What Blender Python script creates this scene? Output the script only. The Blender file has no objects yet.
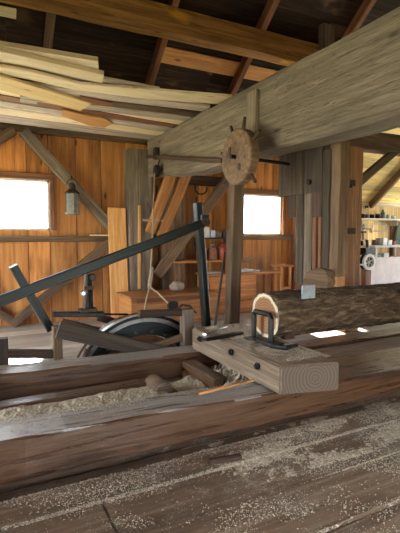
import bpy, bmesh, math, random
from mathutils import Vector, Matrix, noise
random.seed(7)
C = bpy.context.scene.collection
sc = bpy.context.scene
PI = math.pi

# ------------------------------------------------------------------ camera
F = 440.0
EYE = Vector((0, 0, 1.5))
YAW = math.radians(27.4)
PIT = math.atan(30.5 / F)
cam = bpy.data.cameras.new('camera'); camo = bpy.data.objects.new('camera', cam); C.objects.link(camo)
cam.sensor_fit = 'HORIZONTAL'; cam.sensor_width = 36; cam.lens = 36 * F / 400
cam.clip_start = 0.05; cam.clip_end = 200
camo.location = EYE
camo.rotation_euler = (PI / 2 - PIT, 0, -YAW)
sc.camera = camo

# ------------------------------------------------------------------ light
world = bpy.data.worlds.new('world'); sc.world = world; world.use_nodes = True
nt = world.node_tree
bgn = nt.nodes['Background']
SKY = 9.0
bgn.inputs['Color'].default_value = (0.86, 0.93, 1.0, 1)
bgn.inputs['Strength'].default_value = SKY
sun = bpy.data.lights.new('sun', 'SUN'); suno = bpy.data.objects.new('sun', sun); C.objects.link(suno)
sun.energy = 90; sun.angle = math.radians(1.5); sun.color = (1.0, 0.95, 0.86)
suno.rotation_euler = Vector((0.2, 1.0, 0.77)).to_track_quat('Z', 'Y').to_euler()
suno.location = (3, 12, 9)
vs = sc.view_settings
vs.view_transform = 'Standard'; vs.look = 'None'; vs.gamma = 1; vs.use_curve_mapping = False
vs.exposure = 0.6

# ------------------------------------------------------------------ helpers
fh = Vector((math.sin(YAW), math.cos(YAW), 0)); rt = Vector((math.cos(YAW), -math.sin(YAW), 0)); zz = Vector((0, 0, 1))
fw = fh * math.cos(PIT) - zz * math.sin(PIT); upv = zz * math.cos(PIT) + fh * math.sin(PIT)
def at(u, v, X=None, Y=None, Z=None):
    r = fw + rt * ((u - 200) / F) + upv * ((266.5 - v) / F)
    t = (X / r.x) if X is not None else (Y / r.y) if Y is not None else ((Z - 1.5) / r.z)
    return EYE + r * t

def N(tree, typ, **kw):
    n = tree.nodes.new(typ)
    for k, v in kw.items(): setattr(n, k, v)
    return n

def wood(name, dark, mid, light, axis='X', rough=.7, bump=.35, knots=.5, stain=.5, rough_var=.12, per_board=False,
         crack=.55, coat=0, fine=1.0, spec=.4, dust=None, patches=None):
    """procedural timber: grain runs along the given object axis"""
    m = bpy.data.materials.new(name); m.use_nodes = True; t = m.node_tree; L = t.links.new
    b = t.nodes['Principled BSDF']
    tc = N(t, 'ShaderNodeTexCoord'); oi = N(t, 'ShaderNodeObjectInfo')
    off = N(t, 'ShaderNodeVectorMath', operation='SCALE'); cmb = N(t, 'ShaderNodeCombineXYZ')
    rndsrc = oi.outputs['Random']
    if per_board:
        at_ = N(t, 'ShaderNodeAttribute', attribute_name='board')
        rndsrc = at_.outputs['Fac']
    for i in range(3): L(rndsrc, cmb.inputs[i])
    L(cmb.outputs[0], off.inputs[0]); off.inputs['Scale'].default_value = 37.0
    add = N(t, 'ShaderNodeVectorMath', operation='ADD'); L(tc.outputs['Object'], add.inputs[0]); L(off.outputs[0], add.inputs[1])
    ai = 'XYZ'.index(axis)
    def mapping(al, ac):
        mp = N(t, 'ShaderNodeMapping'); s = [ac] * 3; s[ai] = al
        mp.inputs['Scale'].default_value = s; L(add.outputs[0], mp.inputs['Vector']); return mp
    g1 = N(t, 'ShaderNodeTexNoise'); L(mapping(.9, 19).outputs[0], g1.inputs['Vector'])
    g1.inputs['Scale'].default_value = fine; g1.inputs['Detail'].default_value = 8; g1.inputs['Roughness'].default_value = .65
    g1.inputs['Distortion'].default_value = .6
    cr = N(t, 'ShaderNodeValToRGB'); L(g1.outputs['Fac'], cr.inputs[0])
    e = cr.color_ramp.elements; e[0].position = .3; e[0].color = (*dark, 1); e[1].position = .68; e[1].color = (*light, 1)
    x = e.new(.5); x.color = (*mid, 1)
    col = cr.outputs[0]
    def mix(a, bcol, fac, mode='MIX'):
        mx = N(t, 'ShaderNodeMix', data_type='RGBA', blend_type=mode)
        if hasattr(fac, 'links'): L(fac, mx.inputs[0])
        else: mx.inputs[0].default_value = fac
        L(a, mx.inputs[6])
        if hasattr(bcol, 'links'): L(bcol, mx.inputs[7])
        else: mx.inputs[7].default_value = (*bcol, 1)
        return mx.outputs[2]
    def ramp(src, p0, p1, v0=0, v1=1):
        mr = N(t, 'ShaderNodeMapRange'); L(src, mr.inputs[0])
        mr.inputs[1].default_value = p0; mr.inputs[2].default_value = p1; mr.inputs[3].default_value = v0; mr.inputs[4].default_value = v1
        mr.interpolation_type = 'SMOOTHSTEP'; return mr.outputs[0]
    if stain:
        n2 = N(t, 'ShaderNodeTexNoise'); L(mapping(.7, 2.2).outputs[0], n2.inputs['Vector']); n2.inputs['Detail'].default_value = 5; n2.inputs['Scale'].default_value = 1.3
        col = mix(col, tuple(c * .35 for c in dark), ramp(n2.outputs['Fac'], .5, .72, 0, stain))
    if patches:
        n3 = N(t, 'ShaderNodeTexNoise'); L(mapping(.8, 1.6).outputs[0], n3.inputs['Vector']); n3.inputs['Detail'].default_value = 3; n3.inputs['Scale'].default_value = 1.1
        col = mix(col, patches[0], ramp(n3.outputs['Fac'], patches[1], patches[1] + .08, 0, .85))
    if knots:
        vo = N(t, 'ShaderNodeTexVoronoi'); L(mapping(.9, 2.6).outputs[0], vo.inputs['Vector']); vo.inputs['Scale'].default_value = 1.6
        col = mix(col, tuple(c * .25 for c in dark), ramp(vo.outputs['Distance'], .05, .13, knots, 0))
    # cracks along the grain
    ck = N(t, 'ShaderNodeTexNoise'); L(mapping(1.1, 40).outputs[0], ck.inputs['Vector']); ck.inputs['Detail'].default_value = 3
    crk = ramp(ck.outputs['Fac'], .62, .72, 0, crack)
    col = mix(col, tuple(c * .3 for c in dark), crk)
    hs = N(t, 'ShaderNodeHueSaturation'); L(col, hs.inputs['Color'])
    mr = N(t, 'ShaderNodeMapRange'); L(rndsrc, mr.inputs[0]); mr.inputs[3].default_value = .78 if not per_board else .6; mr.inputs[4].default_value = 1.18 if not per_board else 1.3
    L(mr.outputs[0], hs.inputs['Value']); col = hs.outputs[0]
    if dust:   # (colour, threshold, scale) flecks of sawdust lying in patches
        dn = N(t, 'ShaderNodeTexNoise'); L(tc.outputs['Object'], dn.inputs['Vector']); dn.inputs['Scale'].default_value = dust[2]; dn.inputs['Detail'].default_value = 9; dn.inputs['Roughness'].default_value = .75
        sp = N(t, 'ShaderNodeTexNoise'); L(tc.outputs['Object'], sp.inputs['Vector']); sp.inputs['Scale'].default_value = 130; sp.inputs['Detail'].default_value = 4; sp.inputs['Roughness'].default_value = .8
        ad = N(t, 'ShaderNodeMath', operation='ADD'); L(dn.outputs['Fac'], ad.inputs[0]); L(sp.outputs['Fac'], ad.inputs[1])
        col = mix(col, dust[0], ramp(ad.outputs[0], dust[1], dust[1] + .12, 0, .9))
    L(col, b.inputs['Base Color'])
    rv = N(t, 'ShaderNodeMapRange'); L(g1.outputs['Fac'], rv.inputs[0]); rv.inputs[1].default_value = .3; rv.inputs[2].default_value = .7
    rv.inputs[3].default_value = rough - rough_var; rv.inputs[4].default_value = min(1, rough + rough_var); L(rv.outputs[0], b.inputs['Roughness'])
    b.inputs['Specular IOR Level'].default_value = spec
    if coat: b.inputs['Coat Weight'].default_value = coat; b.inputs['Coat Roughness'].default_value = .3
    bp = N(t, 'ShaderNodeBump'); bp.inputs['Strength'].default_value = bump; bp.inputs['Distance'].default_value = .012
    sb = N(t, 'ShaderNodeMath', operation='SUBTRACT'); L(g1.outputs['Fac'], sb.inputs[0]); L(crk, sb.inputs[1])
    L(sb.outputs[0], bp.inputs['Height']); L(bp.outputs[0], b.inputs['Normal'])
    return m

def plain(name, col, rough=.6, metal=0, var=.25, scale=12, bump=.1, spec=.5, second=None):
    m = bpy.data.materials.new(name); m.use_nodes = True; t = m.node_tree; L = t.links.new
    b = t.nodes['Principled BSDF']
    tc = N(t, 'ShaderNodeTexCoord'); n = N(t, 'ShaderNodeTexNoise'); L(tc.outputs['Object'], n.inputs['Vector'])
    n.inputs['Scale'].default_value = scale; n.inputs['Detail'].default_value = 6; n.inputs['Roughness'].default_value = .7
    cr = N(t, 'ShaderNodeValToRGB'); L(n.outputs['Fac'], cr.inputs[0])
    e = cr.color_ramp.elements; s = second or tuple(min(1, c * (1 + var)) for c in col)
    e[0].position = .35; e[0].color = (*[c * (1 - var) for c in col], 1); e[1].position = .65; e[1].color = (*s, 1)
    L(cr.outputs[0], b.inputs['Base Color']); b.inputs['Roughness'].default_value = rough; b.inputs['Metallic'].default_value = metal
    b.inputs['Specular IOR Level'].default_value = spec
    bp = N(t, 'ShaderNodeBump'); bp.inputs['Strength'].default_value = bump; bp.inputs['Distance'].default_value = .01
    L(n.outputs['Fac'], bp.inputs['Height']); L(bp.outputs[0], b.inputs['Normal'])
    return m

M = {}
M['wall'] = wood('pine_wall', (.34, .115, .028), (.58, .235, .060), (.74, .37, .12), 'Z', rough=.55, knots=.95, stain=.7, per_board=True, bump=.2, crack=.15, fine=.7)
M['workshop_wall'] = wood('pale_pine_wall', (.60, .36, .12), (.80, .58, .26), (.88, .72, .42), 'Z', rough=.7, knots=.5, stain=.15, per_board=True)
M['roof'] = wood('old_roof_board', (.010, .006, .005), (.035, .020, .015), (.11, .065, .045), 'X', rough=.85, knots=.3, stain=.6, per_board=True, patches=((.22, .12, .07), .60))
M['roof_pale'] = wood('pale_roof_board', (.60, .42, .15), (.82, .66, .30), (.90, .78, .46), 'X', rough=.8, knots=.5, stain=.2, per_board=True)
M['floor'] = wood('floor_board', (.080, .046, .027), (.18, .115, .072), (.32, .235, .165), 'X', rough=.42, knots=.7, stain=.7, per_board=True, bump=.5, spec=.5, dust=((.46, .40, .32), 1.09, 2.2))
M['floor_glare'] = wood('pale_glare_floor', (.28, .25, .21), (.50, .46, .41), (.66, .62, .57), 'X', rough=.45, knots=.5, stain=.4, per_board=True, bump=.3, spec=.5)  # back floor paled to stand in for the sunlit glare there
M['glare_top'] = wood('track_top_glare', (.12, .10, .085), (.27, .24, .215), (.42, .39, .355), 'X', rough=.33, knots=.3, stain=.5, bump=.35, spec=.7)  # pale colour painted in for window glare on the track tops
M['gate'] = wood('dark_gate_board', (.035, .025, .018), (.085, .063, .045), (.16, .12, .088), 'X', rough=.8, knots=.6, stain=.6, bump=.6)
M['fresh'] = wood('fresh_board', (.52, .22, .06), (.72, .37, .12), (.82, .50, .21), 'X', rough=.6, knots=.9, stain=.15)
M['orange'] = wood('orange_pine', (.30, .115, .032), (.47, .20, .06), (.62, .32, .12), 'X', rough=.6, knots=.8, stain=.3)
M['redwood'] = wood('reddish_timber', (.13, .05, .026), (.24, .10, .05), (.36, .18, .095), 'X', rough=.65, knots=.6, stain=.5)
M['grey'] = wood('weathered_grey_timber', (.10, .075, .052), (.22, .172, .125), (.37, .305, .235), 'X', rough=.85, knots=.5, stain=.45, bump=.8)
M['bigbeam'] = wood('hewn_beam', (.13, .103, .075), (.205, .168, .125), (.31, .262, .20), 'X', rough=.9, knots=.7, stain=.45, crack=.7, fine=1.5, bump=1.0)
M['brown'] = wood('brown_timber', (.085, .05, .028), (.17, .105, .06), (.28, .19, .115), 'X', rough=.75, knots=.6, stain=.6, bump=.6)
M['darkbrown'] = wood('dark_brown_timber', (.03, .017, .012), (.065, .036, .024), (.12, .07, .045), 'X', rough=.7, knots=.4, stain=.5)
M['purlin'] = wood('purlin_timber', (.17, .08, .025), (.44, .23, .065), (.66, .38, .12), 'X', rough=.55, knots=.6, stain=.4, patches=((.80, .42, .03), .57))
M['track'] = wood('track_timber', (.050, .022, .010), (.105, .052, .025), (.165, .088, .045), 'X', rough=.32, knots=.5, stain=.6, bump=.35, spec=.6, crack=.35, fine=1.4)
M['block'] = wood('block_timber', (.09, .06, .038), (.20, .145, .095), (.34, .27, .19), 'Y', rough=.55, knots=.3, stain=.3, bump=.35)
M['blocky'] = wood('brown_block', (.07, .04, .02), (.16, .10, .055), (.27, .18, .11), 'Y', rough=.8, knots=.8, stain=.4, bump=.5)
M['tanpost'] = wood('tan_timber', (.20, .10, .045), (.36, .20, .10), (.50, .32, .18), 'X', rough=.65, knots=.7, stain=.35)
M['orangepost'] = wood('orange_tan_timber', (.25, .10, .035), (.46, .225, .085), (.62, .37, .18), 'X', rough=.6, knots=.8, stain=.4)
M['cream'] = wood('cream_sawn_board', (.70, .54, .28), (.88, .74, .47), (.93, .84, .62), 'X', rough=.7, knots=.5, stain=.15)
M['yellow'] = wood('yellow_sawn_board', (.70, .48, .18), (.88, .66, .30), (.92, .77, .44), 'X', rough=.7, knots=.8, stain=.1)
M['greyboard'] = wood('silvered_board', (.32, .26, .20), (.60, .51, .40), (.78, .70, .58), 'X', rough=.8, knots=.4, stain=.3)
M['green'] = wood('dark_green_paint', (.006, .010, .010), (.012, .020, .020), (.03, .045, .043), 'X', rough=.42, knots=.2, stain=.3, bump=.3, spec=.35, crack=.2)
M['black_iron'] = plain('black_iron', (.018, .018, .018), .42, .6, .4, 20, .15)
M['rust_iron'] = plain('rusty_iron', (.07, .045, .032), .6, .5, .5, 25, .25)
M['steel'] = plain('bare_steel', (.45, .46, .46), .28, .9, .2, 15, .05)
M['rope'] = plain('rope', (.42, .33, .22), .9, 0, .2, 60, .3)
M['sawdust'] = plain('sawdust', (.46, .37, .26), .95, 0, .5, 60, .8, spec=.1, second=(.76, .67, .52))
M['ground'] = plain('ground', (.20, .20, .12), .95, 0, .3, 2, .1, spec=.1)
M['stone'] = plain('stone', (.34, .27, .21), .85, 0, .3, 12, .3)
M['pinkwhite'] = plain('pinkish_white', (.66, .58, .56), .6, 0, .12, 3, .05)
M['palesteel'] = plain('pale_steel', (.46, .55, .60), .4, .2, .2, 15, .05)
M['red'] = plain('red_paint', (.35, .06, .035), .35, 0, .35, 9, .05)
M['white'] = plain('white_paint', (.72, .72, .70), .5, 0, .1, 8, .03)
M['bluewhite'] = plain('pale_paper', (.60, .66, .72), .7, 0, .15, 8, .03)
M['tin'] = plain('dull_tin', (.22, .21, .17), .4, .5, .3, 14, .1)
M['bark'] = None
M['teal'] = plain('teal_paint', (.14, .24, .24), .5, 0, .2, 8, .03)
M['shadegreen'] = plain('olive_cloth', (.10, .13, .09), .9, 0, .2, 10, .1)

def bark():
    m = bpy.data.materials.new('bark'); m.use_nodes = True; t = m.node_tree; L = t.links.new; b = t.nodes['Principled BSDF']
    tc = N(t, 'ShaderNodeTexCoord'); mp = N(t, 'ShaderNodeMapping'); mp.inputs['Scale'].default_value = (4, 15, 15); L(tc.outputs['Object'], mp.inputs[0])
    n = N(t, 'ShaderNodeTexNoise'); L(mp.outputs[0], n.inputs[0]); n.inputs['Scale'].default_value = 1.2; n.inputs['Detail'].default_value = 9; n.inputs['Roughness'].default_value = .7; n.inputs['Distortion'].default_value = .8
    cr = N(t, 'ShaderNodeValToRGB'); L(n.outputs[0], cr.inputs[0]); e = cr.color_ramp.elements
    e[0].position = .36; e[0].color = (.035, .022, .013, 1); e[1].position = .7; e[1].color = (.36, .26, .17, 1); x = e.new(.52); x.color = (.13, .085, .050, 1)
    g = N(t, 'ShaderNodeTexNoise'); L(tc.outputs['Object'], g.inputs[0]); g.inputs['Scale'].default_value = 3.5; g.inputs['Detail'].default_value = 5
    mr = N(t, 'ShaderNodeMapRange'); L(g.outputs[0], mr.inputs[0]); mr.inputs[1].default_value = .52; mr.inputs[2].default_value = .68; mr.inputs[4].default_value = .3
    mx = N(t, 'ShaderNodeMix', data_type='RGBA'); L(mr.outputs[0], mx.inputs[0]); L(cr.outputs[0], mx.inputs[6]); mx.inputs[7].default_value = (.12, .10, .055, 1)
    L(mx.outputs[2], b.inputs['Base Color']); b.inputs['Roughness'].default_value = .9; b.inputs['Specular IOR Level'].default_value = .25
    bp = N(t, 'ShaderNodeBump'); bp.inputs['Strength'].default_value = 1; bp.inputs['Distance'].default_value = .025; L(n.outputs[0], bp.inputs['Height']); L(bp.outputs[0], b.inputs['Normal'])
    return m
M['bark'] = bark()
def endgrain(name, dark, light, sc_=(0, 1, 1)):
    m = bpy.data.materials.new(name); m.use_nodes = True; t = m.node_tree; L = t.links.new; b = t.nodes['Principled BSDF']
    tc = N(t, 'ShaderNodeTexCoord'); mp = N(t, 'ShaderNodeMapping'); mp.inputs['Scale'].default_value = sc_; L(tc.outputs['Object'], mp.inputs[0])
    ln = N(t, 'ShaderNodeVectorMath', operation='LENGTH'); L(mp.outputs[0], ln.inputs[0])
    n = N(t, 'ShaderNodeTexNoise'); L(tc.outputs['Object'], n.inputs[0]); n.inputs['Scale'].default_value = 7; n.inputs['Detail'].default_value = 6
    ma = N(t, 'ShaderNodeMath', operation='MULTIPLY_ADD'); L(ln.outputs['Value'], ma.inputs[0]); ma.inputs[1].default_value = 240; 
    mb = N(t, 'ShaderNodeMath', operation='MULTIPLY'); L(n.outputs[0], mb.inputs[0]); mb.inputs[1].default_value = 9; L(mb.outputs[0], ma.inputs[2])
    s = N(t, 'ShaderNodeMath', operation='SINE'); L(ma.outputs[0], s.inputs[0])
    mr = N(t, 'ShaderNodeMapRange'); L(s.outputs[0], mr.inputs[0]); mr.inputs[1].default_value = -1
    mx = N(t, 'ShaderNodeMix', data_type='RGBA'); L(mr.outputs[0], mx.inputs[0]); mx.inputs[6].default_value = (*dark, 1); mx.inputs[7].default_value = (*light, 1)
    L(mx.outputs[2], b.inputs['Base Color']); b.inputs['Roughness'].default_value = .8
    return m
M['heart'] = endgrain('heartwood', (.24, .11, .045), (.40, .20, .09))
M['sap'] = endgrain('sapwood', (.62, .52, .36), (.78, .70, .54))
M['endgrey'] = endgrain('grey_end_grain', (.17, .14, .10), (.30, .26, .20))
M['blockend'] = endgrain('block_end_grain', (.12, .085, .058), (.165, .12, .085), (1, 0, 1))
def glassmat():
    m = bpy.data.materials.new('window_glass'); m.use_nodes = True; t = m.node_tree; L = t.links.new
    for n in list(t.nodes): t.nodes.remove(n)
    o = N(t, 'ShaderNodeOutputMaterial'); tr = N(t, 'ShaderNodeBsdfTransparent'); gl = N(t, 'ShaderNodeBsdfGlossy'); gl.inputs['Roughness'].default_value = .03
    fr = N(t, 'ShaderNodeFresnel'); mx = N(t, 'ShaderNodeMixShader'); L(fr.outputs[0], mx.inputs[0]); L(tr.outputs[0], mx.inputs[1]); L(gl.outputs[0], mx.inputs[2]); L(mx.outputs[0], o.inputs[0])
    return m
M['glass'] = glassmat()

def link(name, me, mat, parent=None, mtx=None):
    o = bpy.data.objects.new(name, me); C.objects.link(o)
    if mat is not None:
        for x in (mat if isinstance(mat, (list, tuple)) else [mat]): me.materials.append(x)
    mtx = mtx or Matrix()
    if parent is not None:
        o.parent = parent
        mtx = WM[parent.name].inverted() @ mtx
    o.matrix_basis = mtx
    WM[o.name] = (WM[parent.name] @ mtx) if parent is not None else mtx
    return o
WM = {}
def tag(o, label=None, cat=None, group=None, kind=None):
    if label: o['label'] = label
    if cat: o['category'] = cat
    if group: o['group'] = group
    if kind: o['kind'] = kind
    return o
def empty(name, loc, label, cat, group=None):
    o = bpy.data.objects.new(name, None); C.objects.link(o); o.location = loc; o.empty_display_size = .1
    WM[o.name] = Matrix.Translation(Vector(loc)); tag(o, label, cat, group); return o

def beam_mesh(L, w, h, ch=.01, amp=.003, seg=None, pts=None):
    """timber along local +X, centred on the axis; w along Y, h along Z; chamfered, slightly uneven"""
    seg = seg or max(2, min(40, int(L / .18)))
    ch = min(ch, w * .25, h * .25)
    a, b = w / 2, h / 2
    prof = [(-a + ch, -b), (a - ch, -b), (a, -b + ch), (a, b - ch), (a - ch, b), (-a + ch, b), (-a, b - ch), (-a, -b + ch)]
    sd = random.uniform(0, 500)
    vs_, fs = [], []
    for i in range(seg + 1):
        x = L * i / seg
        for j, (y, z) in enumerate(prof):
            n1 = noise.noise(Vector((x * 2.2 + sd, j // 2 * 3.1, 1.7))); n2 = noise.noise(Vector((x * 2.2 + sd, j // 2 * 3.1, 9.7)))
            vs_.append((x + (amp * n1 * 2 if i in (0, seg) else 0), y + amp * n1 * 2, z + amp * n2 * 2))
    for i in range(seg):
        for j in range(8):
            k = (j + 1) % 8
            fs.append((i * 8 + j, (i + 1) * 8 + j, (i + 1) * 8 + k, i * 8 + k))
    fs.append(tuple(range(8))); fs.append(tuple(seg * 8 + j for j in reversed(range(8))))
    me = bpy.data.meshes.new('timber'); me.from_pydata(vs_, [], fs)
    bm = bmesh.new(); bm.from_mesh(me); bmesh.ops.recalc_face_normals(bm, faces=bm.faces); bm.to_mesh(me); bm.free()
    return me
def frame(p0, p1, up=(0, 0, 1)):
    x = (p1 - p0).normalized(); u = Vector(up)
    if abs(x.dot(u.normalized())) > .98: u = Vector((0, 1, 0))
    y = u.cross(x).normalized(); z = x.cross(y)
    return Matrix(((x.x, y.x, z.x, p0.x), (x.y, y.y, z.y, p0.y), (x.z, y.z, z.z, p0.z), (0, 0, 0, 1)))
def timber(name, p0, p1, w, h, mat, parent=None, up=(0, 0, 1), **kw):
    p0, p1 = Vector(p0), Vector(p1)
    return link(name, beam_mesh((p1 - p0).length, w, h, **kw), M[mat], parent, frame(p0, p1, up))
def blk(name, lo, hi, mat, grain='x', parent=None, **kw):
    """axis-aligned timber; the mesh runs along its grain"""
    lo, hi = Vector(lo), Vector(hi); c = (lo + hi) / 2; d = hi - lo
    if grain == 'x': p0, p1, w, h, up = (lo.x, c.y, c.z), (hi.x, c.y, c.z), d.y, d.z, (0, 0, 1)
    if grain == 'y': p0, p1, w, h, up = (c.x, lo.y, c.z), (c.x, hi.y, c.z), d.x, d.z, (0, 0, 1)
    if grain == 'z': p0, p1, w, h, up = (c.x, c.y, lo.z), (c.x, c.y, hi.z), d.x, d.y, (0, 1, 0)
    return timber(name, p0, p1, w, h, mat, parent, up, **kw)

class MB:
    def __init__(s): s.v = []; s.f = []; s.m = []
    def add(s, vs_, fs, mi=0):
        b = len(s.v); s.v += [tuple(x) for x in vs_]; s.f += [tuple(b + i for i in f) for f in fs]; s.m += [mi] * len(fs)
    def box(s, lo, hi, mi=0):
        x0, y0, z0 = lo; x1, y1, z1 = hi
        s.add([(x0, y0, z0), (x1, y0, z0), (x1, y1, z0), (x0, y1, z0), (x0, y0, z1), (x1, y0, z1), (x1, y1, z1), (x0, y1, z1)],
              [(0, 3, 2, 1), (4, 5, 6, 7), (0, 1, 5, 4), (1, 2, 6, 5), (2, 3, 7, 6), (3, 0, 4, 7)], mi); return s
    def tube(s, pts, r, n=10, mi=0, caps=True):
        pts = [Vector(p) for p in pts]; rs = r if isinstance(r, (list, tuple)) else [r] * len(pts); rings = []
        ref = None
        for i, p in enumerate(pts):
            d = (pts[min(i + 1, len(pts) - 1)] - pts[max(i - 1, 0)]).normalized()
            if ref is None: ref = Vector((0, 0, 1)) if abs(d.z) < .9 else Vector((1, 0, 0))
            a = d.cross(ref).normalized(); b = a.cross(d).normalized(); ref = b
            rings.append([p + (a * math.cos(2 * PI * k / n) + b * math.sin(2 * PI * k / n)) * rs[i] for k in range(n)])
        fs = []
        for i in range(len(pts) - 1):
            for k in range(n): fs.append((i * n + k, i * n + (k + 1) % n, (i + 1) * n + (k + 1) % n, (i + 1) * n + k))
        if caps: fs += [tuple(reversed(range(n))), tuple((len(pts) - 1) * n + k for k in range(n))]
        s.add([v for r_ in rings for v in r_], fs, mi); return s
    def lathe(s, c, prof, axis='z', n=24, mi=0):
        """prof: list of (radius, height) from base up"""
        vs_ = []
        for r, h in prof:
            for k in range(n):
                a = 2 * PI * k / n; p = (r * math.cos(a), r * math.sin(a), h)
                if axis == 'x': p = (p[2], p[0], p[1])
                if axis == 'y': p = (p[0], p[2], p[1])
                vs_.append((c[0] + p[0], c[1] + p[1], c[2] + p[2]))
        fs = []
        for i in range(len(prof) - 1):
            for k in range(n): fs.append((i * n + k, i * n + (k + 1) % n, (i + 1) * n + (k + 1) % n, (i + 1) * n + k))
        fs += [tuple(reversed(range(n))), tuple((len(prof) - 1) * n + k for k in range(n))]
        s.add(vs_, fs, mi); return s
    def prism(s, poly, axis, a, b, mi=0):
        """poly 2-D points extruded along an axis: y -> poly (x, z); x -> poly (y, z); z -> poly (x, y)"""
        def P(q, t): return (q[0], t, q[1]) if axis == 'y' else (t, q[0], q[1]) if axis == 'x' else (q[0], q[1], t)
        n = len(poly); s.add([P(q, a) for q in poly] + [P(q, b) for q in poly],
                             [tuple(range(n)), tuple(reversed(range(n, 2 * n)))] + [(i, (i + 1) % n, n + (i + 1) % n, n + i) for i in range(n)], mi); return s
    def build(s, name, mat, parent=None, origin=None, smooth=False, bevel=0):
        me = bpy.data.meshes.new(name)
        o_ = Vector(origin) if origin is not None else sum((Vector(v) for v in s.v), Vector()) / len(s.v)
        me.from_pydata([Vector(v) - o_ for v in s.v], [], s.f)
        bm = bmesh.new(); bm.from_mesh(me)
        bmesh.ops.recalc_face_normals(bm, faces=bm.faces)
        if bevel: bmesh.ops.bevel(bm, geom=[e for e in bm.edges if len(e.link_faces) == 2 and e.calc_face_angle(0) > .5], offset=bevel, segments=2, affect='EDGES')
        bm.to_mesh(me); bm.free()
        mats = [M[x] for x in mat] if isinstance(mat, (list, tuple)) else M[mat]
        if isinstance(mat, (list, tuple)):
            for p, mi in zip(me.polygons, s.m): p.material_index = mi
        if smooth:
            for p in me.polygons: p.use_smooth = len(p.vertices) == 4
        return link(name, me, mats, parent, Matrix.Translation(o_))

def board_field(name, boards, mat, kind='structure'):
    """one mesh of many planks, each plank with its own value in the face attribute 'board'"""
    vs_, fs, bv = [], [], []
    for lo, hi, *rr in boards:
        r = rr[0] if rr else random.random(); x0, y0, z0 = lo; x1, y1, z1 = hi; b = len(vs_)
        vs_ += [(x0, y0, z0), (x1, y0, z0), (x1, y1, z0), (x0, y1, z0), (x0, y0, z1), (x1, y0, z1), (x1, y1, z1), (x0, y1, z1)]
        for f in [(0, 3, 2, 1), (4, 5, 6, 7), (0, 1, 5, 4), (1, 2, 6, 5), (2, 3, 7, 6), (3, 0, 4, 7)]:
            fs.append(tuple(b + i for i in f)); bv.append(r)
    me = bpy.data.meshes.new(name); me.from_pydata(vs_, [], fs)
    a = me.attributes.new('board', 'FLOAT', 'FACE'); a.data.foreach_set('value', bv)
    o = link(name, me, M[mat]); o['kind'] = kind; return o

# ================================================================== THE BUILDING
# floor: boards along X; a slot for the wheel between Y 4.72 and 5.32
rows = [-1.2, -.8, -.38, .05, .45, .85, 1.22, 1.6, 1.975, 2.36, 2.61, 2.785]
fb = []
for i in range(len(rows) - 1):
    y0, y1 = rows[i], rows[i + 1]
    cuts = [-4, 14.5]
    if abs(y0 - 1.975) < .01: cuts = [-4, .60, .607, 14.5]
    if abs(y0 - 1.22) < .01: cuts = [-4, 2.9, 14.5]
    for k in range(len(cuts) - 1):
        dz = {2.61: -.03, 2.36: .012, 1.975: .006, 1.6: .018}.get(y0, random.uniform(-.006, .006))
        bv_ = {1.975: .42 - .12 * (k % 2), 1.6: .72, 1.22: .97, 2.36: .5, 2.61: .03}.get(y0, random.random())
        fb.append(((cuts[k] + .004, y0 + .007, -.05), (cuts[k + 1] - .004, y1 - .007, dz), bv_))
fp = []; y = 2.82
while y < 9.2:
    w = random.uniform(.24, .34); y1 = y + w
    if y < 4.7 < y1: y1 = 4.7
    if 4.7 <= y < 5.32: y1 = 5.32
    segs = [(-4, .85), (2.95, 14.5)] if abs(y - 4.7) < .01 else [(-4, random.uniform(1, 6)), (0, 14.5)]
    if abs(y - 4.7) > .01: segs[1] = (segs[0][1], 14.5)
    for a, b in segs: (fb if y < 4.4 else fp).append(((a + .002, y + .003, -.05), (b - .002, y1 - .003, random.uniform(-.006, .006))))
    y = y1
board_field('floor', fb, 'floor'); board_field('floor_back', fp, 'floor_glare')
g = MB().box((-60, -60, -1.5), (60, 60, -1.3)).build('ground', 'ground'); g['kind'] = 'structure'
for i, (lo, hi) in enumerate([((-4, -1.25, -1.3), (14.5, -1.2, -.05)), ((-4, 9.15, -1.3), (14.5, 9.2, -.05)), ((-4.05, -1.2, -1.3), (-4, 9.2, -.05)), ((14.5, -1.2, -1.3), (14.55, 9.2, -.05))]):
    o = MB().box(lo, hi).build('underfloor_skirt_%s' % ['front', 'back', 'left', 'right'][i], 'darkbrown'); o['kind'] = 'structure'  # unseen skirts below the floor, added to stop daylight leaking under

# back wall: vertical boards, Y 7.9, with two window openings
WIN = [(-.30, 1.20, 1.60, 2.44), (5.12, 6.15, 1.53, 2.385)]
edges_x = [-4]
fixed = [w[0] for w in WIN] + [w[1] for w in WIN] + [8.0]
x = -4
while x < 8.0 - 1e-6:
    nx = x + random.uniform(.30, .48)
    for f in fixed:
        if x < f - 1e-6 and nx > f - .15: nx = f; break
    nx = min(nx, 8.0); edges_x.append(nx); x = nx
wb = []
for x0, x1 in zip(edges_x[:-1], edges_x[1:]):
    zs = [(-.05, 3.3)]
    for w in WIN:
        if x0 >= w[0] - 1e-6 and x1 <= w[1] + 1e-6: zs = [(-.05, w[2]), (w[3], 3.3)]
    dy = random.uniform(0, .012)
    for a, b in zs: wb.append(((x0 + .006, 7.9 + dy, a), (x1 - .006, 7.93 + dy, b)))
board_field('wall_back', wb, 'wall')
bk = []
xs = [-4, WIN[0][0], WIN[0][1], WIN[1][0], WIN[1][1], 8.0]
for i in range(5):
    if i in (1, 3):
        w = WIN[i // 2]; bk += [((xs[i], 7.945, -.05), (xs[i + 1], 7.97, w[2])), ((xs[i], 7.945, w[3]), (xs[i + 1], 7.97, 3.3))]
    else: bk.append(((xs[i], 7.945, -.05), (xs[i + 1], 7.97, 3.3)))
board_field('wall_back_backing', bk, 'roof')  # dark backing added behind the joints to stop daylight leaking through
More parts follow.
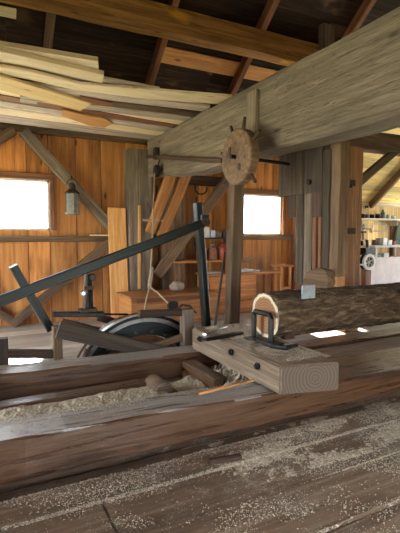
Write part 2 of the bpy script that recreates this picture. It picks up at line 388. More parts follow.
# workshop behind the right end
ws = []; x = 8.0
while x < 14.4:
    nx = min(14.5, x + random.uniform(.14, .22))
    if 12.3 <= x and nx <= 14.3: ws.append(((x + .003, 8.9, -.05), (nx - .003, 8.93, .95)))  # unseen gap added to let sun brighten the workshop
    else: ws.append(((x + .003, 8.9, -.05), (nx - .003, 8.93, 2.45)))
    x = nx
board_field('wall_workshop', ws, 'workshop_wall')
board_field('wall_return', [((8.0, 7.97, -.05), (8.04, 8.9, 2.9))], 'wall')
# unseen end walls added to cut fill light; openings sized for daylight
def end_wall(name, X, gap):
    out = []; y = -1.2; yend = 7.9 if X < 0 else 8.9
    while y < yend - 1e-6:
        ny = min(yend, y + .34); top = min(7.068 - .84 * abs(3.3 - y), 7.068 - .84 * abs(3.3 - ny)) - .03
        inside = gap[0] <= y and ny <= gap[1]
        if inside: out.append(((X - .03, y + .003, gap[2]), (X, ny - .003, top)))
        else: out.append(((X - .03, y + .003, -.05), (X, ny - .003, top)))
        y = ny
    board_field(name, out, 'wall')
end_wall('wall_left_added', -4.0, (2.1, 7.2, 2.75))
end_wall('wall_right_added', 14.5, (2.0, 8.5, 2.6))
fw_ = []; x = -4
while x < 14.5:
    nx = min(14.5, x + .36)
    inside = x >= .4 and nx <= 3.0
    fw_.append(((x + .003, -1.25, 2.0 if inside else -.05), (nx - .003, -1.22, 3.15))); x = nx
board_field('wall_front_added', fw_, 'wall')  # unseen front wall added to cut frontal light, one doorway left open

# windows
def window(n, w, yw=7.9):
    x0, x1, z0, z1 = w
    r = bpy.data.objects.new('window_%d' % n, None); C.objects.link(r); r.location = ((x0 + x1) / 2, 7.9, z0); r['kind'] = 'structure'
    WM[r.name] = Matrix.Translation(r.location)
    t = .075
    for nm, lo, hi, gr in [('window_head', (x0 - t, 7.845, z1), (x1 + t, 7.9, z1 + .11), 'x'),
                           ('window_jamb', (x0 - t, 7.85, z0), (x0, 7.9, z1), 'z'), ('window_jamb', (x1, 7.85, z0), (x1 + t, 7.9, z1), 'z')]:
        blk(nm, lo, hi, 'redwood', gr, r)
    sf = MB(); s = .03
    sf.box((x0, 7.93, z0), (x1, 7.96, z0 + s)); sf.box((x0, 7.93, z1 - s), (x1, 7.96, z1)); sf.box((x0, 7.93, z0), (x0 + s, 7.96, z1)); sf.box((x1 - s, 7.93, z0), (x1, 7.96, z1))
    sf.build('sash', 'white', r)
    MB().box((x0 + s, 7.943, z0 + s), (x1 - s, 7.947, z1 - s)).build('pane', 'glass', r)
    return r
w1 = window(1, WIN[0]); w2 = window(2, WIN[1])
for u in (15, 40):
    p = at(u, 215, Y=7.92)
    MB().box((p.x - .015, 7.915, p.z - .05), (p.x + .015, 7.942, p.z + .05)).build('window_catch', 'tin', w1)

# roof: one plane z = 9.84 - .84 Y from the eave to the ridge at Y 3.3, then down towards the viewer's side
def rz(Y): return 9.84 - .84 * Y if Y > 3.3 else 7.068 - .84 * (3.3 - Y)
def slope_boards(name, X0, X1, Y0, Y1, mat, step=.26, t=.03):
    vs_, fs, bv = [], [], []
    y = Y0
    while y < Y1 - 1e-6:
        w = step * random.uniform(.75, 1.3); ny = min(Y1, y + w)
        xs_ = [X0]
        while xs_[-1] < X1: xs_.append(min(X1, xs_[-1] + random.choice([1.6, 3.2, 3.2, 4.8])))
        for a, b in zip(xs_[:-1], xs_[1:]):
            k = len(vs_); r = random.random(); o = random.uniform(0, .012)
            for (yy, xx) in ((y + .004, a + .003), (y + .004, b - .003), (ny - .004, b - .003), (ny - .004, a + .003)): vs_.append((xx, yy, rz(yy) + o))
            for (yy, xx) in ((y + .004, a), (y + .004, b), (ny - .004, b), (ny - .004, a)): vs_.append((xx, yy, rz(yy) + t + .02))
            for f in [(0, 3, 2, 1), (4, 5, 6, 7), (0, 1, 5, 4), (1, 2, 6, 5), (2, 3, 7, 6), (3, 0, 4, 7)]: fs.append(tuple(k + i for i in f)); bv.append(r)
        y = ny
    me = bpy.data.meshes.new(name); me.from_pydata(vs_, [], fs)
    at_ = me.attributes.new('board', 'FLOAT', 'FACE'); at_.data.foreach_set('value', bv)
    o = link(name, me, M[mat]); o['kind'] = 'structure'; return o
slope_boards('ceiling', -4.3, 8.1, 3.3, 8.25, 'roof')
slope_boards('ceiling_front', -4.3, 14.8, -1.5, 3.3, 'roof', .5)
slope_boards('ceiling_right', 8.1, 14.8, 3.3, 7.0, 'roof')
slope_boards('ceiling_workshop', 8.1, 14.8, 7.0, 9.2, 'roof_pale', .2)
# weather skin over the whole roof (keeps daylight out of the joints)
def skin(name, X0, X1, Yb):
    m = MB(); P = [(Yb, rz(Yb) + .07), (3.3, rz(3.3) + .10), (-1.7, rz(-1.7) + .07), (-1.7, rz(-1.7) + .11), (3.3, rz(3.3) + .14), (Yb, rz(Yb) + .11)]
    m.prism(P, 'x', X0, X1); o = m.build(name, 'darkbrown'); o['kind'] = 'structure'
skin('ceiling_skin', -4.4, 8.05, 8.22); skin('ceiling_skin_right', 8.05, 15, 9.3)

def sloped(name, u0, v0, u1, v1, mat, label, cat, w_y, group=None, t=.03, drop=.02):
    """a plank lying in the roof slope between two image columns, hung just under the boards"""
    def hit(u, v):
        r = fw + rt * ((u - 200) / F) + upv * ((266.5 - v) / F); tt = (9.84 - 1.5) / (r.z + .84 * r.y); return EYE + r * tt
    a, b = hit(u0, v0), hit(u1, v1); ym = (a.y + b.y) / 2
    n = Vector((0, .84, 1)).normalized()
    a = Vector((a.x, ym, rz(ym))) - n * drop; b = Vector((b.x, ym, rz(ym))) - n * drop
    return tag(timber(name, a, b, w_y, t, mat, None, up=n), label, cat, group)
sloped('roof_board', 155, 57, 278, 73, 'fresh', 'long fresh orange board patched into the dark roof boards', 'board', .26)
sloped('roof_board', -25, 5, 16, 13, 'cream', 'short pale board end under the roof at upper left beside the purlin', 'board', .13)

RF = [(-2.1, ''), (-.55, ''), (1.03, 'dark brown rafter over the lumber pile, nearest the pale board end'), (2.63, 'brown rafter meeting the left end of the fresh orange roof board'),
      (4.14, 'brown rafter crossing the middle of the fresh orange roof board'), (5.82, 'orange-edged rafter right of the grey stub on the purlin'), (7.4, 'brown rafter behind the big hewn beam above the tall reddish post'),
      (9.9, 'pale-edged rafter over the workshop shelves at far right'), (11.5, '')]
n_ = Vector((0, .84, 1)).normalized()
for X, lab in RF:
    if not lab: continue
    a = Vector((X, 3.4, rz(3.4))) - n_ * .10; yb = 7.6 if X < 8 else 8.85
    b = Vector((X, yb, rz(yb))) - n_ * .10
    tag(timber('rafter', a, b, .10, .17, 'redwood' if 2 < X < 7 else 'brown', None, up=n_), lab, 'rafter', 'roof rafters')
# purlin under the rafters
tag(timber('purlin', (-2.5, 5.95, 4.52), (6.9, 5.95, 4.52), .24, .36, 'purlin', amp=.008), 'heavy brown roof purlin with bright yellow stains above the lumber', 'beam')
p = at(325, 36, Y=5.95)
tag(blk('purlin_stub', (p.x - .26, 5.70, 4.58), (p.x - .02, 5.825, 5.0), 'grey', 'z', amp=.012), 'short splintered grey upright stub standing on the purlin', 'stub')

# big hewn tie beam running away from the viewer
me = beam_mesh(6.9, .37, .80, ch=.03, amp=.012, seg=60)
for v in me.vertices:      # the far end is hewn thinner underneath
    if v.co.z < 0 and v.co.x > 5.2: v.co.z += .16 * min(1, (v.co.x - 5.2) / 1.6)
tag(link('tie_beam', me, M['bigbeam'], None, frame(Vector((3.065, .75, 2.82)), Vector((3.065, 7.65, 2.82)))), 'massive hewn grey-brown beam running overhead from upper right to back wall', 'beam')
# the matching one off to the left carries the other end of the lumber
tag(timber('tie_beam', (-1.2, 3.6, 2.82), (-1.2, 7.88, 2.82), .35, .8, 'bigbeam'), 'hewn beam outside the left edge carrying the lumber', 'beam')
p0 = at(250, 98, X=2.86); p1 = at(250, 138, X=2.86)
tag(blk('cleat', (2.83, p0.y - .16, p1.z), (2.88, p0.y + .05, p0.z + .05), 'grey', 'z', amp=.006), 'upright grey cleat nailed to the big beam above the pegged disc', 'cleat')
# girts, plate
tag(blk('wall_girt', (-3.9, 7.80, 1.40), (2.30, 7.895, 1.50), 'brown'), 'brown horizontal girt under the left window', 'beam')
tag(blk('wall_girt', (3.62, 7.76, 2.50), (4.95, 7.895, 2.68), 'darkbrown'), 'dark horizontal beam on back wall above the tool shelf, by the hook', 'beam')
tag(blk('wall_girt', (5.0, 7.80, 1.42), (7.9, 7.895, 1.52), 'brown'), 'brown horizontal girt under the right window', 'beam')
tag(blk('wall_plate', (-4, 7.78, 3.20), (7.9, 7.895, 3.29), 'brown'), 'long brown plate along the top of the back wall behind the lumber', 'beam')

# wall braces and posts
def bar(name, a, b, w, h, mat, label, cat, up=(0, 1, 0), **kw):
    return tag(timber(name, a, b, w, h, mat, None, up=up, **kw), label, cat)
bar('wall_brace', (.80, 7.79, 3.20), (2.24, 7.79, 1.66), .17, .12, 'grey', 'long grey diagonal brace running down right from above the left window, behind the lantern', 'brace')
bar('wall_brace', (.66, 7.78, 3.20), (-.9, 7.78, 2.02), .15, .1, 'brown', 'brown diagonal brace running down left above the left window', 'brace')
bar('wall_brace', (2.20, 7.79, 1.38), (.55, 7.79, .04), .15, .10, 'brown', 'brown diagonal brace under the girt, rising right to the leaning plank', 'brace')
bar('wall_brace', (-.6, 7.79, .95), (.62, 7.79, .06), .13, .09, 'brown', 'short brown diagonal brace low on the wall at left edge', 'brace')
tag(blk('wall_post', (2.52, 7.60, 0), (2.95, 7.89, 3.05), 'grey', 'z', amp=.008), 'broad grey post at the wall end of the big beam, left of the orange braces', 'post')
bar('wall_post', (3.42, 7.74, 0), (3.36, 7.74, 2.45), .46, .2, 'brown', 'broad tan-grey post behind the hanging rope, right of the orange braces', 'post', amp=.012)
bar('knee_brace', at(171, 174, Y=7.0), at(150, 232, Y=7.4), .17, .10, 'orange', 'orange knee brace under the beam end, left one of the pair', 'brace')
bar('knee_brace', at(187, 173, Y=6.95), at(161, 236, Y=7.4), .17, .10, 'orange', 'orange knee brace under the beam end, right one of the pair', 'brace')
bar('wall_brace', (4.90, 7.62, 3.02), (3.05, 7.62, .78), .20, .12, 'brown', 'tan diagonal brace falling left behind the dark upright lever', 'brace')
bar('wall_post', (6.52, 7.80, 0), (6.52, 7.80, 3.05), .26, .14, 'redwood', 'reddish wall post just right of the right window', 'post')
bar('wall_post', (4.86, 7.80, 0), (4.86, 7.80, 2.45), .14, .14, 'orange', 'narrow orange post left of the right window', 'post')

# tall post with tie beam and knee brace on the right
pa = at(345, 250, Y=5.0); pb = at(358, 250, Y=5.0)
px0, px1 = pa.x, pb.x + .04
post = tag(blk('frame_post', (px0, 4.98, 0), (px1, 5.24, 2.92), 'orangepost', 'z', amp=.008), 'tall reddish-tan post right of the saw frame with dark bolts', 'post')
for v in (183, 231):
    q = at(351, v, Y=4.98)
    MB().box((q.x - .07, 4.955, q.z - .045), (q.x + .07, 4.985, q.z + .045)).build('iron_plate', 'rust_iron', post)
q = at(351, 186, Y=4.95); MB().lathe((q.x, 4.97, q.z), [(.03, 0), (.03, -.02)], 'y', 10).build('bolt', 'black_iron', post)
tag(blk('tie_beam', (px0 - .05, 4.96, 2.86), (10.5, 5.22, 3.14), 'brown', 'x', amp=.01), 'brown tie beam on top of the tall reddish post running right', 'beam')
bar('knee_brace', at(357, 184, Y=5.06), at(395, 151, Y=5.06), .12, .10, 'grey', 'pale grey knee brace between tall reddish post and tie beam', 'brace')

# ================================================================== TRACK AND CARRIAGE WAYS
SL = -.018
def way(lo, hi):
    o = blk('track_timber', lo, hi, 'track', 'x', ch=.015, amp=.008)
    for v in o.data.vertices:
        if v.co.z > 0: v.co.z += SL * (v.co.x + lo[0])
    o.data.materials.append(M['glare_top'])  # glare colour goes on upward faces of the left stretch only
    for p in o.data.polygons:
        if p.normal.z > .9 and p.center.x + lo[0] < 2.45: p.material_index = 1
    return o
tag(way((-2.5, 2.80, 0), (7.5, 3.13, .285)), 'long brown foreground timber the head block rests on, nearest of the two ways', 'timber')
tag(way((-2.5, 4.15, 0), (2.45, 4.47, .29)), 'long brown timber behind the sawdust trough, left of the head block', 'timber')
tag(blk('track_timber', (2.47, 4.15, 0), (7.5, 4.47, .125), 'track', 'x', ch=.015, amp=.006), 'lower reddish brown timber behind the log, right of the head block', 'timber')
tag(blk('trough_board', (-2.5, 3.14, .055), (1.62, 3.72, .095), 'floor' if 0 else 'brown', 'x'), 'sawdust-covered board in the trough between the two long timbers', 'board')
tag(blk('trough_rail', (-2.5, 3.74, .055), (1.42, 3.90, .15), 'track', 'x', amp=.006), 'narrow reddish rail lying in the trough before the farther timber', 'rail')
tag(blk('trough_board', (2.66, 3.14, .07), (7.5, 3.62, .135), 'track', 'x', amp=.006), 'brown board right of the head block under the log, nearer one', 'board')
tag(blk('trough_board', (2.66, 3.64, .05), (7.5, 4.12, .10), 'brown', 'x', amp=.006), 'brown board right of the head block under the log, farther one', 'board')
for X in (-1.8, .9, 4, 6.6):
    pass
# supports for the deck, hidden below it
tag(blk('bearer', (2.72, 3.18, 0), (2.9, 4.1, .05), 'track', 'y'), 'short bearer under the boards right of the head block', 'bearer')
tag(blk('bearer', (6.4, 3.18, 0), (6.6, 4.1, .05), 'track', 'y'), 'short bearer under the boards beyond the right edge', 'bearer')
tag(blk('bearer', (.1, 3.18, 0), (.3, 3.9, .055), 'track', 'y'), 'low bearer under the trough board, left', 'bearer')
tag(blk('bearer', (1.2, 3.18, 0), (1.38, 3.9, .055), 'track', 'y'), 'low bearer under the trough board, by the roller', 'bearer')

# roller log in the trough
r = empty('roller', (1.85, 3.7, 0), 'round brown wooden roller end lying in the dark gap of the trough', 'roller')
q = at(164, 391, Y=3.55)
m_ = MB().lathe((q.x, 3.55, .105), [(.088, 0), (.098, .02), (.10, .1), (.098, .26)], 'y', 28); m_.build('roller_body', 'brown', r)
MB().lathe((q.x, 3.549, .105), [(.088, 0), (.086, -.004)], 'y', 28).build('roller_end', 'endgrey', r)

# head block
hb = empty('head_block', (2.35, 3.4, .285), 'large squared timber block crossing both long timbers, carrying the log end', 'block')
fr_ = at(340, 362, Z=.49)
poly = [(2.105, 2.70), (fr_.x, fr_.y), (fr_.x + .13, 4.30), (2.13, 4.30)]
hbm = MB()
def ring(z): return [(x, y, z) for x, y in poly]
hbm.prism(poly, 'z', .256, .49)
h_ = hbm.build('block_body', 'block', hb, bevel=.012)
h_.data.materials.append(M['blockend'])
for p_ in h_.data.polygons:
    if p_.normal.y < -.7: p_.material_index = 1
for (yy, zc) in ((3.0, .41), (3.42, .43), (4.05, .42)):
    MB().lathe((2.10, yy, zc), [(.032, 0), (.032, -.012), (.02, -.014), (.018, -.03)], 'x', 6).build('bolt', 'black_iron', hb)
hb2 = tag(blk('head_block', (6.2, 2.72, .19), (6.8, 4.3, .49), 'grey', 'y'), 'squared block beyond the right edge under the far end of the log', 'block')

# ================================================================== THE LOG
def make_log(x0, x1, cy, cz, R):
    n, seg = 64, 90; vs_, fs, mi = [], [], []
    def rad(a, x):
        return R * (1 + .02 * math.sin(2 * a + 1)) + .012 * noise.noise(Vector((x * 1.2, math.cos(a) * 1.5, math.sin(a) * 1.5))) + .012 * noise.noise(Vector((x * 7, math.cos(a) * 7, math.sin(a) * 7))) + .008 * noise.noise(Vector((x * 16, math.cos(a) * 16, math.sin(a) * 16)))
    def pt(a, r, x): return (x - x0, r * math.cos(a), r * math.sin(a))
    for i in range(seg + 1):
        x = x0 + (x1 - x0) * i / seg
        for k in range(n): a = 2 * PI * k / n; vs_.append(pt(a, rad(a, x), x))
    for i in range(seg):
        for k in range(n): fs.append((i * n + k, i * n + (k + 1) % n, (i + 1) * n + (k + 1) % n, (i + 1) * n + k)); mi.append(0)
    for end, x in ((0, x0), (1, x1)):
        base = end * seg * n; prev = list(range(base, base + n))
        for fr, m in ((.955, 0), (.80, 1), (.4, 2), (.05, 2)):
            cur = []
            for k in range(n):
                a = 2 * PI * k / n; vs_.append(pt(a, rad(a, x) * (fr + (.03 * noise.noise(Vector((a, fr * 9, 3))) if fr > .1 else 0)), x)); cur.append(len(vs_) - 1)
            for k in range(n): fs.append((prev[k], prev[(k + 1) % n], cur[(k + 1) % n], cur[k])); mi.append(m)
            prev = cur
        fs.append(tuple(prev)); mi.append(2)
    me = bpy.data.meshes.new('log'); me.from_pydata(vs_, [], fs)
    for k in ('bark', 'sap', 'heart'): me.materials.append(M[k])
    for p, m in zip(me.polygons, mi): p.material_index = m; p.use_smooth = (m == 0)
    bm = bmesh.new(); bm.from_mesh(me); bmesh.ops.recalc_face_normals(bm, faces=bm.faces); bm.to_mesh(me); bm.free()
    o = link('log', me, None, None, Matrix.Translation((x0, cy, cz))); return o
LOGR = .228
log = tag(make_log(2.53, 6.75, 3.5, .492 + LOGR, LOGR), 'large rough-barked log with pale-ringed cut end lying on the head block', 'log')

# iron dog holding the log end
dog = empty('log_dog', (2.42, 3.45, .49), 'black iron staple-shaped dog standing against the cut end of the log', 'dog')
ya, yb = at(254, 330, X=2.44).y, at(271, 330, X=2.44).y; zt = at(262, 313, X=2.44).z
MB().tube([(2.44, ya, .49), (2.44, ya, zt - .03), (2.44, ya - .02, zt), (2.44, yb + .02, zt), (2.44, yb, zt - .03), (2.44, yb, .49)], .026, 8).build('staple', 'black_iron', dog)
MB().box((2.36, yb - .06, .487), (2.55, ya + .06, .505)).build('foot_plate', 'rust_iron', dog)
lp = [at(258, 340, Z=.51), at(272, 346, Z=.515), at(286, 348, Z=.515), at(297, 345, Z=.52)]
MB().tube(lp, [.018, .022, .024, .016], 8).build('lever', 'black_iron', dog)
wd = MB(); q0 = at(299, 345, Z=.49); wd.prism([(q0.x, .49), (q0.x + .13, .49), (q0.x + .10, .60), (q0.x + .02, .60)], 'y', 3.36, 3.44)
tag(wd.build('wedge', 'darkbrown', bevel=.006), 'small dark wedge under the log on the head block', 'wedge')
# flat irons lying on the back of the block
tag(timber('iron_bar', at(204, 334, Z=.505), at(226, 327, Z=.505), .05, .02, 'steel'), 'bare steel bar lying on back end of the head block, left one', 'bar')
tag(timber('iron_bar', at(205, 340, Z=.51), at(242, 333, Z=.51), .05, .03, 'black_iron'), 'dark iron bar lying on back end of the head block, nearer one', 'bar')

# ================================================================== SAW GATE
GX = 3.34
def gy(u, X=GX): return at(u, 236, X=X).y
gate = empty('saw_gate', (GX, 3.9, 2.4), 'weathered wooden saw gate of boards hanging under the big beam over the log', 'saw gate')
def gp(name, u0, u1, v0, v1, mat, x0=0, x1=.05):
    ya, yb = gy(u1, GX + x0), gy(u0, GX + x0); um = (u0 + u1) / 2
    z1 = at(um, v0, X=GX + x0).z; z0 = at(um, v1, X=GX + x0).z
    return blk(name, (GX + x0, ya, z0), (GX + x1, yb, z1), mat, 'z', gate, amp=.004)
hb_a = gp('head_board', 278, 302, 149, 195, 'gate'); hb_b = gp('head_board', 302.4, 321, 147, 193, 'gate', 0, .05)
gp('stile', 287, 295, 195, 217, 'darkbrown', .055, .09)
gp('stile', 295, 303, 194, 284, 'gate', .02, .07); gp('stile', 303.2, 311, 193, 289, 'grey', .01, .06)
gp('stile', 311, 321, 192, 217, 'darkbrown', .01, .05)
gp('slide_board', 311, 315.5, 216, 272, 'redwood', .03, .06); gp('slide_board', 316, 317.5, 216, 272, 'darkbrown', .05, .06); gp('slide_board', 318, 321, 216, 272, 'redwood', .03, .06)
gp('guide_board', 321.2, 328, 150, 275, 'gate', -.01, .05)
# lower block with blade clamp
mbk = MB(); yb_, ya_ = gy(303, 3.24), gy(330, 3.24); zz1 = at(316, 270, X=3.24).z; zz0 = at(316, 286, X=3.24).z
mbk.prism([(ya_ + .04, zz0 - .01), (ya_, zz0 + .05), (ya_ + .05, zz1 + .01), (ya_ + .22, zz1 + .02), (yb_ - .05, zz1 - .04), (yb_, zz0 + .02), (yb_ - .02, zz0 - .02)], 'x', 3.24, 3.34)
mbk.build('lower_block', 'blocky', gate, bevel=.008)
yc = gy(312, 3.28)
bl = MB(); zt_ = zz1; qa = at(302, 298, Y=3.34); qb = at(315, 287, Y=3.34); bl.box((qa.x, 3.335, qa.z - .01), (qb.x, 3.35, qb.z + .02)); bl.build('blade_clamp', 'palesteel', gate)
for uu in (309,):
    MB().lathe((GX, gy(uu), at(uu, 182, X=GX).z), [(.03, 0), (.03, -.025)], 'x', 8).build('bolt', 'black_iron', hb_b)
# gate post, standing on the far side of the log
yp0, yp1 = gy(338.5, 3.36), gy(328.5, 3.36)
tag(blk('gate_post', (3.36, yp0, at(336, 276, X=3.36).z), (3.50, yp1, 2.47), 'brown', 'z', amp=.008), 'tall tan post of the saw frame between the gate boards and the reddish post', 'post')
q = at(342, 236, Y=4.6)
# slim boards up under the beam behind the gate
for i, (u0, u1, v1, lab) in enumerate([(286, 291, 158, 'first'), (296, 302, 160, 'second'), (308, 315, 158, 'third')]):
    a = at(u0, 146, X=3.42); b = at(u1, 146, X=3.42)
    blk('top_slat', (3.42, b.y, at(u0, v1, X=3.42).z), (3.46, a.y, 2.43), 'greyboard', 'z', gate)

# ================================================================== PEGGED DISC
dc = empty('windlass', (2.7, 4.07, 2.35), 'round wooden windlass disc with pegs on its rim, at the big beam', 'windlass')
cx = at(237, 157, X=2.58)
R = .30
mb_ = MB().lathe((2.56, cx.y, cx.z), [(R - .012, 0), (R, .012), (R, .10), (R - .012, .11)], 'x', 40); mb_.build('disc', 'brown', dc, origin=(2.56, cx.y, cx.z))
for ang in (78, 118, 30, -45, 215, 165):
    a = math.radians(ang); d = Vector((0, -math.cos(a), math.sin(a))); c_ = Vector((2.62, cx.y, cx.z))
    MB().tube([c_ + d * (R - .06), c_ + d * (R + .02), c_ + d * (R + .12)], [.02, .02, .016], 8).build('peg', 'darkbrown', dc)
MB().tube([(2.2 + .3, cx.y, cx.z), (3.30, cx.y + .02, cx.z - .02)], .022, 10).build('axle', 'black_iron', dc)
MB().box((2.552, cx.y + .10, cx.z + .03), (2.562, cx.y + .14, cx.z + .12)).build('iron_strap', 'rust_iron', dc)
MB().box((2.552, cx.y - .10, cx.z - .15), (2.562, cx.y - .05, cx.z - .08)).build('iron_strap', 'rust_iron', dc)
# pole along the beam
tag(timber('pole', at(147, 156.5, X=2.84), at(222, 161, X=2.84), .04, .06, 'darkbrown'), 'long thin dark pole along the side of the big beam, left of the disc', 'pole')
q = at(156, 152, X=2.84)
tag(blk('peg_bracket', (2.80, q.y - .05, q.z - .12), (2.885, q.y + .05, q.z + .07), 'darkbrown', 'z'), 'small dark bracket holding the left end of the pole', 'bracket')
# pulley and rope
pq = at(157, 171, X=2.80)
pu = empty('pulley', pq, 'small black pulley hanging at the far end of the big beam', 'pulley')
MB().lathe((pq.x - .035, pq.y, pq.z), [(.10, 0), (.11, .015), (.08, .03), (.11, .05), (.10, .065)], 'x', 24).build('sheave', 'black_iron', pu)
MB().lathe((pq.x - .05, pq.y, pq.z), [(.035, 0), (.035, .10)], 'x', 12).build('axle', 'rust_iron', pu)
MB().tube([pq, pq + Vector((.03, 0, .12)), pq + Vector((.05, 0, .2))], .015, 8).build('hanger', 'rust_iron', pu)
rp = empty('bridle_rope', at(150, 288, Y=4.95), 'pale rope hanging from the pulley, splitting into a two-legged bridle below', 'rope')
a = at(154.5, 173, Y=7.0); k1 = at(153, 220, Y=6.2); b = at(149.5, 287, Y=4.95)
MB().tube([a, at(153.6, 200, Y=6.5), k1, at(151.5, 255, Y=5.5), b], .011, 8).build('rope_fall', 'rope', rp)
MB().tube([at(152, 268, Y=5.25), b], [.022, .026], 8).build('splice', 'rope', rp)
MB().tube([b, at(146.5, 298, Y=4.8), at(144.5, 311, Y=4.62)], .010, 8).build('rope_leg', 'rope', rp)
MB().tube([b, at(158, 293, Y=4.8), at(169, 304, Y=4.62)], .010, 8).build('rope_leg', 'rope', rp)
MB().tube([at(143, 220, Y=6.2), at(163, 221, Y=6.2)], .016, 8).build('toggle', 'rope', rp)

# vertical post below the disc
tag(timber('guide_post', (lambda q: Vector((q.x, 4.62, 0)))(at(231, 332, Y=4.62)), at(236.5, 178, Y=4.62), .155, .13, 'brown', None, up=(0, 1, 0), amp=.006), 'slim brown upright post between the disc and the head block', 'post')
tag(timber('pry_bar', at(214, 333, Y=4.52), at(225, 252, Y=4.66), .02, .025, 'black_iron', None), 'thin black bar leaning against the slim brown post', 'bar')

# ================================================================== LEVER MECHANISM
lv = empty('lever', at(0, 300, Y=5.0), 'long dark green-painted lever slanting up from left edge to the upright arm', 'lever')
a = at(-60, 324, Y=4.97); b = at(203, 223.5, Y=4.97)
timber('lever_arm', a, b, .05, .115, 'green', lv, ch=.012)
tag(timber('upright_arm', at(206.5, 326, Y=5.06), at(197.5, 203, Y=5.06), .085, .125, 'green', None, up=(0, 1, 0), ch=.012), 'upright dark green timber arm the long lever joins, right', 'arm')
pv = at(203, 222, Y=5.0); MB().lathe((pv.x, 4.90, pv.z), [(.05, 0), (.05, .10)], 'y', 14).build('pivot_bolt', 'rust_iron', lv)
MB().box((pv.x - .05, 4.93, pv.z - .05), (pv.x + .05, 4.99, pv.z + .09)).build('joint_strap', 'green', lv)
# crossing arm
tag(timber('cross_arm', at(13, 266, Y=5.06), at(50, 329, Y=5.06), .09, .20, 'green', None, up=(0, 1, 0), ch=.01), 'short dark arm crossing behind the long lever at left', 'arm')
a = at(53, 314, Y=4.9); b = at(103, 314, Y=4.9)
tag(timber('rocker_bar', a, b, .10, .055, 'black_iron', None), 'flat black iron bar running right from foot of the crossing arm', 'bar')
tag(MB().tube([at(101, 314, Y=4.9), at(128, 314.5, Y=4.9)], .011, 8).build('rod', 'black_iron'), 'thin iron rod continuing from the flat black bar', 'rod')
br = empty('iron_bracket', at(88, 311, Y=4.9), 'upright iron bracket with knobs standing on the flat black bar', 'bracket')
for du in (-3.5, 3.5):
    MB().tube([at(88 + du, 311, Y=4.9), at(88 + du * .8, 291, Y=4.9), at(88 + du * .6, 274, Y=4.9)], [.016, .024, .016], 8).build('bracket_leg', 'black_iron' if du > 0 else 'steel', br)
MB().lathe(at(92, 277, Y=4.9), [(.03, -.03), (.045, 0), (.03, .03)], 'y', 12).build('knob', 'black_iron', br)
MB().lathe(at(83, 293, Y=4.86), [(.02, -.03), (.03, 0), (.02, .02)], 'y', 12).build('knob', 'steel', br)
q = at(88, 290, Y=4.92); MB().prism([(q.x - .05, q.z - .22), (q.x + .06, q.z - .22), (q.x + .04, q.z + .05), (q.x + .055, q.z + .17), (q.x - .02, q.z + .19), (q.x - .045, q.z + .02)], 'y', 4.91, 4.95).build('bracket_body', 'black_iron', br, bevel=.008)
q = at(88, 309, Y=4.9); MB().box((q.x - .09, 4.85, q.z - .03), (q.x + .09, 4.95, q.z + .01)).build('bracket_foot', 'rust_iron', br)
q = at(89, 288, Y=4.88); MB().box((q.x - .05, 4.87, q.z - .02), (q.x + .05, 4.90, q.z + .02)).build('cross_bar', 'rust_iron', br)

# wheel frame
def pw(u, v, Y): q = at(u, v, Y=Y); return q
q0 = pw(53, 340, 4.6); q1 = pw(62, 340, 4.6)
tag(blk('frame_stud', (q0.x, 4.56, 0), (q1.x, 4.66, pw(57, 326, 4.6).z), 'brown', 'z'), 'short brown stud at the left end of the wheel frame', 'stud')
a = pw(58, 329, 4.53); b = pw(166, 354, 4.53)
tag(timber('frame_brace', a, b, .045, .17, 'gate', None, up=(0, 0, 1)), 'broad dark plank sloping down right from the left stud in front of the wheel', 'plank')
tag(timber('frame_brace', pw(87, 349, 4.60), pw(80, 370, 4.60), .04, .05, 'darkbrown', None, up=(0, 1, 0)), 'small dark strut under the sloping plank', 'strut')
tag(timber('frame_rail', pw(-30, 353, 4.62), pw(54, 354, 4.62), .06, .085, 'darkbrown'), 'dark low rail left of the wheel frame stud', 'rail')
q0 = pw(0, 340, 4.58)
tag(blk('frame_stud', (q0.x - .06, 4.53, 0), (q0.x + .07, 4.62, pw(0, 338, 4.58).z), 'darkbrown', 'z'), 'dark stud at the left edge of the picture', 'stud')
q0 = pw(181.5, 312, 4.6); q1 = pw(192, 312, 4.6)
tag(blk('frame_stud', (q0.x, 4.54, 0), (q1.x, 4.66, pw(186, 309, 4.6).z), 'grey', 'z'), 'short grey stud at right end of the wheel frame', 'stud')
tag(timber('frame_brace', pw(182, 337, 4.58), pw(118, 358, 4.58), .04, .08, 'brown'), 'narrow pale-topped brace sloping down left from the grey stud', 'brace')
tag(timber('frame_rail', pw(139, 313.5, 4.62), pw(182, 312.5, 4.62), .07, .075, 'darkbrown'), 'short dark bar over the wheel with the rope bridle tied on', 'bar')
q = pw(172.5, 306, 4.62); tag(MB().box((q.x - .055, 4.58, q.z - .03), (q.x + .06, 4.66, q.z + .05)).build('rope_block', 'black_iron', bevel=.01), 'small black block on the dark bar over the wheel', 'block')

